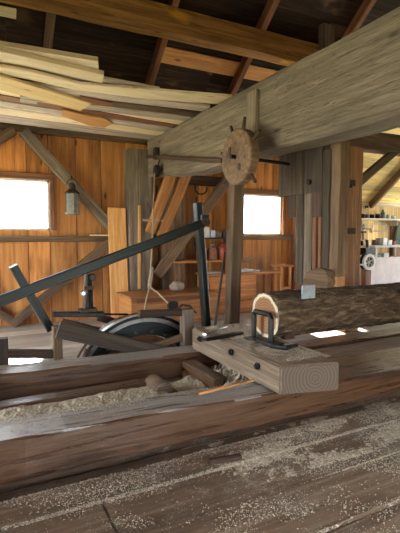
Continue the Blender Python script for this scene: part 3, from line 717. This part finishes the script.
# the wheel
wc = at(143, 384, Y=5.0)
wh = empty('flywheel', wc, 'large dark iron wheel with bright rim and bolt ring, half sunk behind the timber', 'wheel')
RW = .865
def annulus(r0, r1, y0, y1, n=72):
    m = MB(); vs_ = []
    for r_, yy in ((r0, y0), (r1, y0), (r1, y1), (r0, y1)):
        for k in range(n): a = 2 * PI * k / n; vs_.append((wc.x + r_ * math.cos(a), yy, wc.z + r_ * math.sin(a)))
    fs = [(j * n + k, j * n + (k + 1) % n, ((j + 1) % 4) * n + (k + 1) % n, ((j + 1) % 4) * n + k) for j in range(4) for k in range(n)]
    m.add(vs_, fs); return m
annulus(RW - .035, RW, 4.93, 5.12).build('rim', 'black_iron', wh, origin=wc)
annulus(RW, RW + .012, 4.925, 4.99).build('rim_highlight', 'steel', wh, origin=wc)  # thin bright ring put in for the highlight on the outer edge
annulus(RW - .085, RW - .04, 4.93, 5.06).build('inner_highlight', 'steel', wh, origin=wc)  # bright ring put in for the highlight along the inner edge
wr = annulus(RW - .25, RW - .05, 4.97, 5.03).build('web_ring', 'green', wh, origin=wc)
annulus(.30, RW - .26, 4.98, 5.04).build('wooden_lagging', 'redwood', wh, origin=wc)
MB().lathe((wc.x, 4.88, wc.z), [(.12, 0), (.14, .03), (.14, .24), (.12, .27)], 'y', 24).build('hub', 'black_iron', wh)
for k in range(6):
    a = 2 * PI * k / 6 + .3
    MB().tube([wc + Vector((math.cos(a) * r_, .02, math.sin(a) * r_)) for r_ in (.1, .55)], [.04, .03], 8).build('spoke', 'black_iron', wh)
for k in range(22):
    a = 2 * PI * k / 22
    if math.sin(a) * .66 + wc.z < .02: continue
    c_ = (wc.x + math.cos(a) * .66, 4.935, wc.z + math.sin(a) * .66)
    MB().lathe(c_, [(.016, 0), (.024, .012), (.024, .04)], 'y', 8).build('bolt', 'rust_iron', wr)
MB().tube([(wc.x, 4.6, wc.z), (wc.x, 5.9, wc.z)], .05, 12).build('shaft', 'black_iron', wh)
# sloping guard boards behind the wheel
tag(timber('guard_board', pw(98, 317, 5.4), pw(150, 332, 5.4), .05, .09, 'darkbrown'), 'dark sloping board behind the wheel, left side', 'board')
tag(timber('guard_board', pw(62, 322, 5.4), pw(120, 336, 5.4), .05, .09, 'darkbrown'), 'dark sloping board under the flat black bar', 'board')
tag(MB().tube([pw(176, 312, 4.9), pw(182, 305, 4.9), pw(190, 306, 4.9), pw(196, 313, 4.9)], .014, 8).build('iron_loop', 'rust_iron'), 'small bent iron loop beside the short grey stud', 'loop')

# ================================================================== THINGS ON THE BACK WALL
ln = empty('lantern', (1.52, 7.6, 1.84), 'grey tin lantern hanging below the diagonal wall brace', 'lantern')
LX, LY = 1.52, 7.58
mb_ = MB()
mb_.lathe((LX, LY, 1.86), [(.13, 0), (.13, .03), (.125, .03)], 'z', 8).build('base', 'tin', ln)
MB().lathe((LX, LY, 1.89), [(.11, 0), (.115, .17), (.11, .31)], 'z', 8).build('body', 'tin', ln)
MB().lathe((LX, LY, 2.20), [(.135, 0), (.13, .02), (.06, .08), (.05, .14), (.07, .15), (.03, .18)], 'z', 8).build('chimney_cap', 'rust_iron', ln)
for k in range(4):
    a = PI / 8 + k * PI / 2; MB().tube([(LX + .125 * math.cos(a), LY + .125 * math.sin(a), 1.89), (LX + .125 * math.cos(a), LY + .125 * math.sin(a), 2.2)], .009, 6).build('guard_wire', 'rust_iron', ln)
MB().tube([(LX + .09 * math.cos(t), LY, 2.34 + .11 * math.sin(t)) for t in [PI * i / 12 for i in range(13)]], .008, 6).build('bail', 'rust_iron', ln)
MB().tube([(LX, LY, 2.44), (LX, 7.62, 2.50), (LX, 7.74, 2.50)], .009, 6).build('hook', 'rust_iron', ln)
# a small peg in brace so the lantern has its nail
tag(timber('leaning_plank', (2.32, 7.58, 0.0), (2.32, 7.71, 2.0), .33, .03, 'fresh', None, up=(0, 1, 0)), 'wide pale orange plank leaning upright against the wall right of the lantern', 'plank')
tag(timber('leaning_plank', (2.66, 7.52, .55), (2.70, 7.58, 2.05), .05, .025, 'fresh', None, up=(0, 1, 0)), 'narrow pale lath standing on the chest against the grey post', 'lath')
tag(blk('shelf_stick', (1.85, 7.74, 1.502), (2.26, 7.80, 1.525), 'cream'), 'short pale stick lying on the girt left of the leaning plank', 'stick')

# chest
ch = empty('chest', (3.05, 7.2, 0), 'low orange wooden chest against the wall under the hanging rope', 'chest')
x0, x1 = 2.28, 3.86
ct = blk('lid', (x0 - .03, 6.78, .475), (x1 + .03, 7.55, .51), 'orange', 'x', ch)
blk('front_board', (x0, 6.80, .0), (x1, 6.84, .475), 'orange', 'x', ch); blk('back_board', (x0, 7.48, 0), (x1, 7.52, .475), 'orange', 'x', ch)
blk('side_board', (x0, 6.845, 0), (x0 + .04, 7.475, .475), 'orange', 'y', ch); blk('side_board', (x1 - .04, 6.845, 0), (x1, 7.475, .475), 'orange', 'y', ch)
q = at(162, 305, Y=6.79); blk('cleat', (q.x - .45, 6.775, .40), (q.x + .75, 6.798, .47), 'redwood', 'x', ch)
def rock(name, c, s, mat, label, cat):
    me = bpy.data.meshes.new(name); bm = bmesh.new(); bmesh.ops.create_icosphere(bm, subdivisions=3, radius=1)
    for v in bm.verts:
        k = 1 + .18 * noise.noise(v.co * 1.6 + Vector(c)); v.co = Vector((v.co.x * s[0] * k, v.co.y * s[1] * k, v.co.z * s[2] * k))
    mz = min(v.co.z for v in bm.verts)
    bm.to_mesh(me); bm.free()
    for p in me.polygons: p.use_smooth = True
    return tag(link(name, me, M[mat], None, Matrix.Translation((c[0], c[1], c[2] - mz))), label, cat)
q = at(177, 286, Y=7.05); rock('stone', (q.x, 7.05, .51), (.14, .11, .095), 'stone', 'rounded brown stone on top of the chest', 'stone')

# workbench
wbn = empty('workbench', (4.7, 7.45, 0), 'orange plank workbench against the back wall under the right window', 'workbench')
bx0, bx1 = 3.9, 5.6
blk('top', (bx0, 7.18, .74), (bx1, 7.74, .79), 'orange', 'x', wbn)
for i in range(3): blk('front_board', (bx0 + .05, 7.22, .01 + i * .245), (5.0, 7.25, .245 + i * .245), 'orange', 'x', wbn)
for X in (bx0 + .03, 5.5):
    for Y in (7.26, 7.62): blk('leg', (X, Y, 0), (X + .08, Y + .08, .74), 'orange', 'z', wbn)
# shelf over the bench
sh = empty('wall_shelf', (4.35, 7.75, 1.4), 'narrow dark shelf on the back wall behind the upright arm holding bottles', 'shelf')
blk('shelf_board', (3.88, 7.50, 1.44), (4.74, 7.78, 1.47), 'darkbrown', 'x', sh)
blk('bracket', (3.95, 7.70, 1.30), (3.99, 7.89, 1.44), 'darkbrown', 'z', sh); blk('bracket', (4.64, 7.70, 1.30), (4.68, 7.89, 1.44), 'darkbrown', 'z', sh)
sh2 = empty('wall_shelf', (4.35, 7.75, .9), 'lower orange shelf on the back wall behind the upright arm holding red jugs', 'shelf')
blk('shelf_board', (3.35, 7.46, .99), (4.78, 7.78, 1.03), 'orange', 'x', sh2)
blk('bracket', (3.5, 7.74, .79), (3.54, 7.78, .99), 'orange', 'z', sh2); blk('bracket', (4.70, 7.74, .79), (4.74, 7.78, .99), 'orange', 'z', sh2)
def bottle(name, x, y, z, r_, h, mat, label, cat, cap='black_iron', neck=.4, group=None):
    e_ = empty(name, (x, y, z), label, cat, group)
    MB().lathe((x, y, z), [(r_ * .92, 0), (r_, .01), (r_, h * .62), (r_ * .9, h * .72), (r_ * neck, h * .84), (r_ * neck, h * .93)], 'z', 16).build('body', mat, e_, smooth=True)
    MB().lathe((x, y, z + h * .93), [(r_ * neck * 1.15, 0), (r_ * neck * 1.1, h * .07)], 'z', 12).build('cap', cap, e_); return e_
def can(name, x, y, z, r_, h, mat, label, cat, lid='tin', group=None):
    e_ = empty(name, (x, y, z), label, cat, group)
    MB().lathe((x, y, z), [(r_, 0), (r_, h)], 'z', 16).build('body', mat, e_, smooth=True)
    MB().lathe((x, y, z + h), [(r_ * 1.04, 0), (r_ * 1.04, .012)], 'z', 16).build('lid', lid, e_); return e_
z_ = 1.47
MB_w = MB().box((4.03, 7.58, z_), (4.14, 7.68, z_ + .2)); tag(MB_w.build('carton', 'white', bevel=.006), 'white upright carton on the narrow dark shelf, left of the small cans', 'carton')
tag(MB().box((4.17, 7.58, z_), (4.27, 7.68, z_ + .14)).build('carton', 'bluewhite', bevel=.006), 'short pale carton on the narrow dark shelf beside the tall white one', 'carton')
can('paint_can', 4.36, 7.62, z_, .05, .10, 'tin', 'small tin can on the dark shelf beside the cartons', 'can')
bottle('oil_bottle', 4.50, 7.62, z_, .05, .17, 'darkbrown', 'dark bottle at the right end of the narrow dark shelf', 'bottle')
bottle('jug', 3.98, 7.62, 1.03, .10, .33, 'red', 'dull red jug on the orange shelf just right of the upright arm', 'jug')
bottle('jug', 4.22, 7.62, 1.03, .10, .30, 'redwood', 'brownish red jug in the middle of the orange shelf', 'jug', cap='tin')
bottle('jug', 4.47, 7.62, 1.03, .11, .34, 'red', 'dull red jug on the orange shelf nearest the slim brown post', 'jug', cap='rust_iron')
# things on the bench
for i, (u0, u1, v, hgt, mat, lab) in enumerate([(207, 222, 272, .02, 'bluewhite', 'pale flat papers at the left end of the workbench'), (238, 252, 273, .05, 'bluewhite', 'pale blue tray on the workbench right of the slim brown post'), (252, 259, 274, .03, 'white', 'small white pad on the workbench near the window end')]):
    a = at(u0, v, Y=7.3); b = at(u1, v, Y=7.3)
    tag(MB().box((a.x, 7.26, .79), (b.x, 7.58, .79 + hgt)).build('tray' if i == 1 else 'papers', mat, bevel=.005), lab, 'tray' if i == 1 else 'papers')
q = at(244, 261, Y=7.5)
tg = empty('tongs', q, 'pair of steel tongs on a nail block below the right window', 'tongs')
MB().tube([at(236, 262, Y=7.5), at(246, 260, Y=7.5), at(255, 256, Y=7.5)], [.012, .02, .008], 8).build('jaw', 'steel', tg)
MB().tube([at(236, 260, Y=7.5), at(246, 261, Y=7.5), at(254, 262, Y=7.5)], [.012, .02, .008], 8).build('jaw', 'steel', tg)
q = at(241, 266, Y=7.5); tag(blk('nail_block', (q.x - .08, 7.44, .79), (q.x + .05, 7.56, at(241, 262.5, Y=7.5).z), 'orange', 'z'), 'upright block on the workbench carrying the tongs', 'block')
# hook hanging from girt
hc = at(201, 190, Y=7.72)
hk = MB().tube([(hc.x + .13 * math.cos(t), 7.72, hc.z + .03 + .11 * math.sin(t)) for t in [PI * .9 + (PI * 1.2) * i / 14 for i in range(15)]] , .014, 8)
hk.tube([(hc.x + .13 * math.cos(PI * .9), 7.72, hc.z + .03 + .11 * math.sin(PI * .9)), (hc.x - .13, 7.755, 2.52)], .014, 8)
tag(hk.build('iron_hook', 'black_iron'), 'curved black iron hook hanging under the dark horizontal beam', 'hook')
# ladder-like rack at right of the bench
rk = empty('stool', (6.15, 7.3, 0), 'small orange wooden stool below the right window by the log', 'stool')
s0, s1 = at(276, 262, Y=7.4).x, at(287, 262, Y=7.4).x
blk('seat', (s0 - .04, 7.2, .86), (s1 + .04, 7.6, .90), 'orange', 'x', rk)
for X in (s0, s1 - .05):
    for Y in (7.24, 7.5): blk('leg', (X, Y, 0), (X + .05, Y + .05, .86), 'orange', 'z', rk)
blk('stretcher', (s0 + .05, 7.25, .4), (s1 - .05, 7.28, .46), 'orange', 'x', rk)

# ================================================================== WORKSHOP AT FAR RIGHT
sf = empty('wall_shelf', (10.6, 8.7, 1.95), 'long pale upper shelf on the workshop wall at far right', 'shelf')
blk('shelf_board', (9.2, 8.55, 1.945), (12.4, 8.89, 1.985), 'white', 'x', sf)
for X in (9.4, 10.8, 12.2): blk('bracket', (X, 8.6, 1.80), (X + .04, 8.89, 1.945), 'greyboard', 'z', sf)
tb = empty('work_table', (10.6, 8.4, 0), 'long pale work table along the workshop wall at far right', 'table')
blk('top', (9.2, 8.0, 1.20), (12.4, 8.85, 1.25), 'bluewhite', 'x', tb)
blk('lower_shelf', (9.3, 8.05, .78), (12.3, 8.8, .82), 'white', 'x', tb)
for X in (9.3, 10.9, 12.2):
    for Y in (8.04, 8.74): blk('leg', (X, Y, 0), (X + .08, Y + .08, 1.20), 'greyboard', 'z', tb)
tops = [(362, 'black_iron', .11, 'black tin', 'leftmost'), (367, 'tin', .09, 'grey tin', 'second from left'), (372, 'black_iron', .1, 'black tin', 'third from left'), (378, 'darkbrown', .12, 'dark brown tin', 'left of the teal bottle'), (388, 'white', .10, 'white tin', 'right of the teal bottle'), (393, 'bluewhite', .08, 'pale low tin', 'at the right end')]
for u, mt, h, nm, pos in tops:
    q = at(u, 215, Y=8.72); can('shelf_can', q.x, 8.72, 1.985, .07, h, mt, '%s on the upper workshop shelf, %s' % (nm, pos), 'can')
q = at(383, 212, Y=8.72); bottle('shelf_bottle', q.x, 8.72, 1.985, .07, .25, 'teal', 'teal bottle standing on the upper workshop shelf', 'bottle')
for u, mt, h, lab in [(361, 'black_iron', .12, 'black tin at the left end of the workshop table'), (374, 'redwood', .14, 'brown tin on the workshop table left of the white cartons'), (378, 'tin', .18, 'grey tin on the workshop table beside the brown tin'), (393, 'red', .10, 'small reddish tin on the workshop table, right end')]:
    q = at(u, 240, Y=8.4); can('table_can', q.x, 8.4, 1.25, .065, h, mt, lab, 'can')
for u, h, lab in [(383, .20, 'tall white carton on the workshop table'), (388, .14, 'short white carton on the workshop table right of the tall one')]:
    q = at(u, 240, Y=8.4); tag(MB().box((q.x - .08, 8.32, 1.25), (q.x + .08, 8.5, 1.25 + h)).build('carton', 'white', bevel=.006), lab, 'carton')
for u0, u1, mt, h, lab in [(381, 386, 'white', .22, 'white box on the lower shelf of the workshop table'), (387, 396, 'orange', .13, 'flat orange-brown box on the lower shelf of the workshop table'), (374, 379, 'teal', .16, 'teal box on the lower shelf of the workshop table')]:
    a = at(u0, 255, Y=8.3); b = at(u1, 255, Y=8.3)
    tag(MB().box((a.x, 8.2, .82), (b.x, 8.5, .82 + h)).build('storage_box', mt, bevel=.008), lab, 'box')
# pale cabinet under the work table
cb = empty('cabinet', (10.3, 7.95, 0), 'pinkish-white low cabinet below the work table at far right', 'cabinet')
MB().box((8.95, 7.90, 0.01), (11.6, 7.94, .95)).build('front_panel', 'pinkwhite', cb, bevel=.008)
MB().box((8.95, 7.94, .01), (11.6, 7.99, .9)).build('carcass', 'white', cb)
# tools hung on the wall
wx = lambda u, v: at(u, v, Y=8.86)
c_ = wx(362, 227)
o = empty('hand_drill', c_, 'round-geared black hand drill hung on the workshop wall at left', 'tool')
MB().lathe((c_.x, 8.85, c_.z), [(.10, 0), (.10, .03)], 'y', 18).build('gear', 'black_iron', o); MB().tube([c_, wx(370, 229)], [.02, .03], 8).build('shank', 'steel', o); MB().lathe(wx(359, 224), [(.03, 0), (.03, .04)], 'y', 10).build('knob', 'redwood', o)
o = empty('bow_saw', wx(381, 228), 'pale bow saw hung on the workshop wall beside the drill', 'tool')
MB().tube([wx(372, 231), wx(373, 225), wx(380, 223), wx(387, 225), wx(388, 231)], .018, 8).build('bow', 'bluewhite', o); MB().tube([wx(372, 231), wx(388, 231.5)], .012, 6).build('blade', 'steel', o); MB().tube([wx(372, 233), wx(371, 228)], .03, 8).build('handle', 'white', o)
q = wx(363, 236); o = empty('mallet', q, 'dark mallet hung head-up on the workshop wall below the drill', 'tool')
MB().tube([wx(363, 233), wx(363, 240)], .02, 8).build('handle', 'darkbrown', o); MB().box((q.x - .07, 8.80, wx(363, 233).z), (q.x + .07, 8.88, wx(363, 231).z)).build('head', 'darkbrown', o)
for i, (u, mt, nm) in enumerate([(362, 'rust_iron', 'rusty horseshoe hung under the workshop eave, left one'), (369, 'black_iron', 'black horseshoe hung under the workshop eave, right one')]):
    c_ = at(u + 1, 206, Y=8.84)
    tag(MB().tube([(c_.x + .11 * math.cos(t), 8.84, c_.z + .09 * math.sin(t)) for t in [-PI * .2 + (PI * 1.4) * k / 14 for k in range(15)]], .02, 8).build('horseshoe', mt), nm, 'horseshoe')
# dark boards and the olive coat at the right end
tag(blk('dark_panel', (10.85, 8.84, .02), (11.9, 8.89, 1.94), 'redwood', 'z'), 'reddish brown board panel at right end of the workshop wall', 'panel')
ct_ = at(398, 235, Y=8.78); m2 = MB(); m2.prism([(ct_.x - .16, 1.26), (ct_.x - .13, 1.6), (ct_.x - .04, 1.85), (ct_.x + .1, 1.9), (ct_.x + .24, 1.8), (ct_.x + .28, 1.26)], 'y', 8.74, 8.83)
tag(m2.build('coat', 'shadegreen', bevel=.02), 'olive green coat hanging on the reddish panel at right edge', 'coat')
# grinder in front of the table
tag(blk('wall_plate', (8.1, 8.80, 2.34), (14.4, 8.89, 2.46), 'greyboard', 'x'), 'pale grey plate along the top of the workshop wall with the horseshoes', 'beam')
gc = at(369, 256, Y=7.5)
gr = empty('bench_grinder', (gc.x, 7.5, 0), 'black hand-cranked machine with a large pale wheel, just right of the reddish post', 'machine')
hs = at(368, 251.5, Y=7.5)
MB().box((hs.x - .17, 7.42, hs.z - .08), (hs.x + .19, 7.62, hs.z + .09)).build('housing', 'black_iron', gr, bevel=.02)
MB().tube([hs + Vector((-.02, 0, .08)), hs + Vector((-.04, 0, .28))], .035, 10).build('spindle', 'black_iron', gr)
wcx = at(369, 262, Y=7.36)
def ringy(c, R_, r_, y0, y1, n=36):
    m = MB(); vs_ = []
    for rr, yy in ((r_, y0), (R_, y0), (R_, y1), (r_, y1)):
        for k in range(n): a = 2 * PI * k / n; vs_.append((c.x + rr * math.cos(a), yy, c.z + rr * math.sin(a)))
    m.add(vs_, [(j * n + k, j * n + (k + 1) % n, ((j + 1) % 4) * n + (k + 1) % n, ((j + 1) % 4) * n + k) for j in range(4) for k in range(n)]); return m
ringy(wcx, .19, .13, 7.33, 7.39).build('wheel_rim', 'white', gr)
ringy(wcx, .215, .17, 7.395, 7.45).build('wheel_guard', 'black_iron', gr)
for k in range(3):
    a = k * PI / 3 + .4; d = Vector((math.cos(a), 0, math.sin(a))) * .135
    MB().tube([wcx - d, wcx + d], .014, 8).build('wheel_spoke', 'white', gr)
MB().tube([wcx + Vector((0, .0, 0)), wcx + Vector((0, .16, 0))], .025, 10).build('wheel_axle', 'steel', gr)
blk('stand', (hs.x - .10, 7.45, 0), (hs.x + .08, 7.6, hs.z - .09), 'redwood', 'z', gr)
MB().tube([at(355, 264, Y=7.36), at(363, 265, Y=7.36)], .02, 8).build('crank', 'white', gr)

# ================================================================== LUMBER IN THE LOFT
def slab(pix, z, t, mat, name, label, cat='board'):
    pts = [at(u, v, Z=z) for u, v in pix]
    if pix[0][0] == -60:      # the long boards run on to the next beam, outside the left edge
        n = len(pts); e = random.uniform(-1.7, -1.3)
        for a_, b_ in ((0, 1), (n - 1, n - 2)):
            d = pts[a_] - pts[b_]; pts[a_] = pts[a_] + d * ((e - pts[a_].x) / d.x)
    c0 = sum(pts, Vector()) / len(pts)
    d = (pts[1] - pts[0]); d.z = 0; d.normalize(); mtx = Matrix(((d.x, -d.y, 0, c0.x), (d.y, d.x, 0, c0.y), (0, 0, 1, z), (0, 0, 0, 1)))
    inv = mtx.inverted(); loc = [inv @ p for p in pts]
    n = len(pts); me = bpy.data.meshes.new(name)
    me.from_pydata([(p.x, p.y, 0) for p in loc] + [(p.x, p.y, t) for p in loc], [], [tuple(reversed(range(n))), tuple(range(n, 2 * n))] + [(i, (i + 1) % n, n + (i + 1) % n, n + i) for i in range(n)])
    bm = bmesh.new(); bm.from_mesh(me)
    # cut along the length and bow it a little
    L_ = max(p.x for p in loc) - min(p.x for p in loc)
    for k in range(1, 12):
        x = min(p.x for p in loc) + L_ * k / 12
        bmesh.ops.bisect_plane(bm, geom=bm.verts[:] + bm.edges[:] + bm.faces[:], plane_co=(x, 0, 0), plane_no=(1, 0, 0))
    sd = random.uniform(0, 99)
    for v in bm.verts: v.co.z += .006 * noise.noise(Vector((v.co.x * .8, sd, 0))); v.co.y += .012 * noise.noise(Vector((v.co.x * 1.3, sd, 5)))
    bmesh.ops.recalc_face_normals(bm, faces=bm.faces); bm.to_mesh(me); bm.free()
    return tag(link(name, me, M[mat], None, mtx), label, cat, 'rough-sawn lumber laid in the loft')
ZB = 3.245
slab([(-60, 36), (98, 61), (99, 75), (-60, 58)], ZB + .05, .045, 'fresh' if 0 else 'cream', 'lumber_board', 'tan board with a square end, uppermost of the two short boards in the loft')
slab([(-60, 38), (104, 75), (102, 83), (-60, 47)], ZB, .045, 'cream', 'lumber_board', 'cream board under the tan one, ending just beyond it')
slab([(-60, 50), (160, 89), (158, 95), (-60, 60)], ZB + .05, .03, 'greyboard', 'lumber_board', 'grey weathered board just below the short cream board in the loft')
slab([(-60, 57), (30, 72), (80, 84), (232, 97), (226, 105), (150, 99), (80, 91), (30, 80), (-60, 65)], ZB, .03, 'cream', 'lumber_board', 'longest thin cream board sweeping right to the top of the big beam')
slab([(-60, 58), (92, 104), (80, 111), (-60, 74)], ZB - .04, .03, 'yellow', 'lumber_board', 'wide yellow board slanting down with its cut end showing in mid pile')
slab([(20, 83), (210, 107), (206, 112), (20, 90)], ZB, .03, 'greyboard', 'lumber_board', 'grey board directly under the longest cream board')
slab([(20, 90), (205, 113), (200, 117), (20, 96)], ZB + .01, .03, 'brown', 'lumber_board', 'brown-grey board, second below the longest cream board')
slab([(20, 96), (198, 118), (192, 122), (20, 102)], ZB, .03, 'greyboard', 'lumber_board', 'grey board, third below the longest cream board')
slab([(-60, 77), (191, 122.5), (186, 126), (-60, 84)], ZB + .01, .03, 'cream', 'lumber_board', 'pale board just under the wide yellow one')
slab([(-60, 85), (185, 126.5), (180, 129), (-60, 90)], ZB, .03, 'redwood', 'lumber_board', 'thin reddish board edge among the pale boards under the yellow one')
slab([(-60, 91), (178, 129.5), (171, 133), (-60, 98)], ZB + .01, .03, 'greyboard', 'lumber_board', 'light grey board below the thin reddish edge')
slab([(-60, 98.5), (170, 133.3), (164, 136.5), (-60, 106)], ZB, .03, 'cream', 'lumber_board', 'pale tan board second from the bottom of the loft pile')
slab([(-60, 106.5), (162, 137), (154, 140.5), (-60, 115)], ZB, .04, 'greyboard', 'lumber_board', 'thick grey-brown board at the bottom of the loft pile')
slab([(62, 110), (86, 116), (105, 119), (113, 124), (104, 128), (90, 126), (62, 116)], ZB - .035, .02, 'fresh', 'lumber_board', 'short splintered orange board end poking from the lower pile')
slab([(80, 97), (112, 103), (113, 107), (80, 104)], ZB - .03, .02, 'redwood', 'lumber_board', 'short brown board end just right of the yellow board')

# ================================================================== SAWDUST
def zfl(x, y):
    return .012 if y > 2.36 and y < 2.61 else -.03 if y >= 2.61 else .006 if y > 1.975 else .018 if y > 1.6 else 0
def heap(name, x0, x1, y0, y1, zf, h, label, nx=90, ny=14, seed=0, keep=None, bias=.5):
    """a low uneven drift of sawdust: a closed mesh with a rough top"""
    vs_, fs = [], []
    def H(x, y):
        ex = min(1, (x - x0) / .12, (x1 - x) / .12); ey = min(1, (y - y0) / .05, (y1 - y) / .05)
        n = bias + .5 * noise.noise(Vector((x * 2.3, y * 4, seed))) + .25 * noise.noise(Vector((x * 14, y * 14, seed))) + .18 * noise.noise(Vector((x * 45, y * 45, seed)))
        k = keep(x, y) if keep else 1
        return (zf(x, y) if callable(zf) else zf) - .006 + h * max(0, n) * max(0, min(ex, ey)) * k
    for i in range(nx + 1):
        for j in range(ny + 1):
            x = x0 + (x1 - x0) * i / nx; y = y0 + (y1 - y0) * j / ny; vs_.append((x, y, H(x, y)))
    for i in range(nx):
        for j in range(ny): a = i * (ny + 1) + j; fs.append((a, a + ny + 1, a + ny + 2, a + 1))
    m = MB(); m.add(vs_, fs); o = m.build(name, 'sawdust'); tag(o, label, 'sawdust', None, 'stuff'); return o
tag(blk('trough_block', (1.93, 3.45, .0), (2.08, 4.13, .19), 'track', 'y'), 'dark reddish block crossing the trough right of the roller end', 'block')
heap('sawdust', -2.0, 1.5, 3.15, 3.76, .12, .045, 'pale sawdust filling the trough between the two long timbers', 200, 40, 1)
heap('sawdust', 1.6, 2.6, 3.15, 4.0, .03, .26, 'sawdust heap in the trough beside the head block', 80, 60, 2, keep=lambda x, y: max(0, min(1, (x - 1.75) / .35)))
heap('sawdust', -2.0, 1.0, 3.90, 4.14, .0, .12, 'sawdust along the foot of the farther timber', 120, 14, 3)
heap('sawdust', 2.14, 2.68, 2.74, 3.30, .49, .016, 'sawdust scattered on the front of the head block', 60, 60, 4)
heap('sawdust', 2.2, 2.75, 3.6, 4.25, .49, .035, 'sawdust heaped on the back of the head block', 60, 60, 5)
heap('sawdust', 1.3, 7, 2.05, 2.80, zfl, .03, 'sawdust drift on the floor boards along the nearest timber, right', 300, 60, 6, bias=.15)

def chips(name, regions, label, seed, slope=False):
    rnd = random.Random(seed); vs_, fs = [], []
    for (x0, x1, y0, y1, zf, n, dens) in regions:
        c = 0; tries = 0
        while c < n and tries < n * 12:
            tries += 1
            x = rnd.uniform(x0, x1); y = rnd.uniform(y0, y1)
            if dens and rnd.random() > dens(x, y): continue
            c += 1
            s = rnd.uniform(.0009, .0026) * (2.2 if rnd.random() < .03 else 1); a = rnd.uniform(0, PI); l = s * rnd.uniform(1, 2.4); h = rnd.uniform(.001, .004)
            ca, sa = math.cos(a), math.sin(a); b = len(vs_)
            z = zf(x, y) if callable(zf) else zf
            if slope: z += SL * x
            t = rnd.uniform(-.35, .35)
            for dx, dy in ((-l, -s), (l, -s), (l * .8, s), (-l * .7, s)): vs_.append((x + dx * ca - dy * sa, y + dx * sa + dy * ca, z + h + dx * t))
            vs_.append((x, y, z + h + .004)); 
            fs += [(b, b + 1, b + 4), (b + 1, b + 2, b + 4), (b + 2, b + 3, b + 4), (b + 3, b, b + 4), (b, b + 3, b + 2, b + 1)]
    m = MB(); m.add(vs_, fs); o = m.build(name, 'sawdust', origin=(0, 0, 0)); return tag(o, label, 'sawdust', None, 'stuff')
cl = lambda s, th, k=6.: (lambda x, y: max(.03, min(1, (noise.noise(Vector((x * s, y * s * 1.6, 3.3))) - th) * k)))
def band(x, y):   # clumps: denser to the right and just in front of the near timber
    n = noise.noise(Vector((x * 1.5, y * 3.5, 8))) + .5 * noise.noise(Vector((x * 5, y * 8, 2)))
    return max(.04, min(1, (n + .15 - .05 + .45 * (y - 2.1) + .22 * (x - 1.4)) * 2.4))
chips('wood_chips', [(-.3, 5.0, 1.2, 2.68, zfl, 34000, band)] + [(-.3, 5, yj - w_, yj + w_, yj_z, nn, cl(1.2, -.25)) for yj, w_, yj_z, nn in ((2.36, .018, .010, 3500), (1.975, .014, .010, 2500), (1.6, .016, .014, 2500), (2.61, .03, .0, 5000))], 'loose wood chips and sawdust strewn over the foreground floor boards', 1)
chips('wood_chips', [(-.5, 2.1, 2.98, 3.12, .285, 1500, lambda x, y: min(1, (y - 2.96) * 7)), (2.7, 6, 2.82, 3.12, .285, 1600, cl(2, -.1)), (-.5, 2.1, 2.81, 3.0, .285, 250, None)], 'loose wood chips along the top of the nearest long timber', 2, True)
chips('wood_chips', [(2.15, 2.62, 2.72, 4.25, .495, 1500, cl(5, -.2)), ], 'loose wood chips on top of the head block', 3)
chips('wood_chips', [(-.5, 2.4, 4.16, 4.45, .292, 1800, cl(1.5, .0))], 'loose wood chips along the top of the farther long timber', 4, True)
def zlog(x, y): return .492 + LOGR + math.sqrt(max(0, LOGR ** 2 - (y - 3.5) ** 2)) + .004
chips('wood_chips', [(2.55, 6, 3.33, 3.6, zlog, 900, cl(3, .0))], 'pale wood chips lying on top of the log', 5)
# stick and offcut on the floor
tag(timber('offcut', at(209, 462, Z=.03), at(241, 456, Z=.03), .05, .035, 'darkbrown', amp=.006), 'short dark bark offcut lying on the sawdusty floor in front of the near timber', 'offcut')
tag(timber('stick', at(199, 394, Z=.297), at(254, 380, Z=.31), .02, .02, 'orange'), 'thin tan stick lying in the trough beside the head block', 'stick')
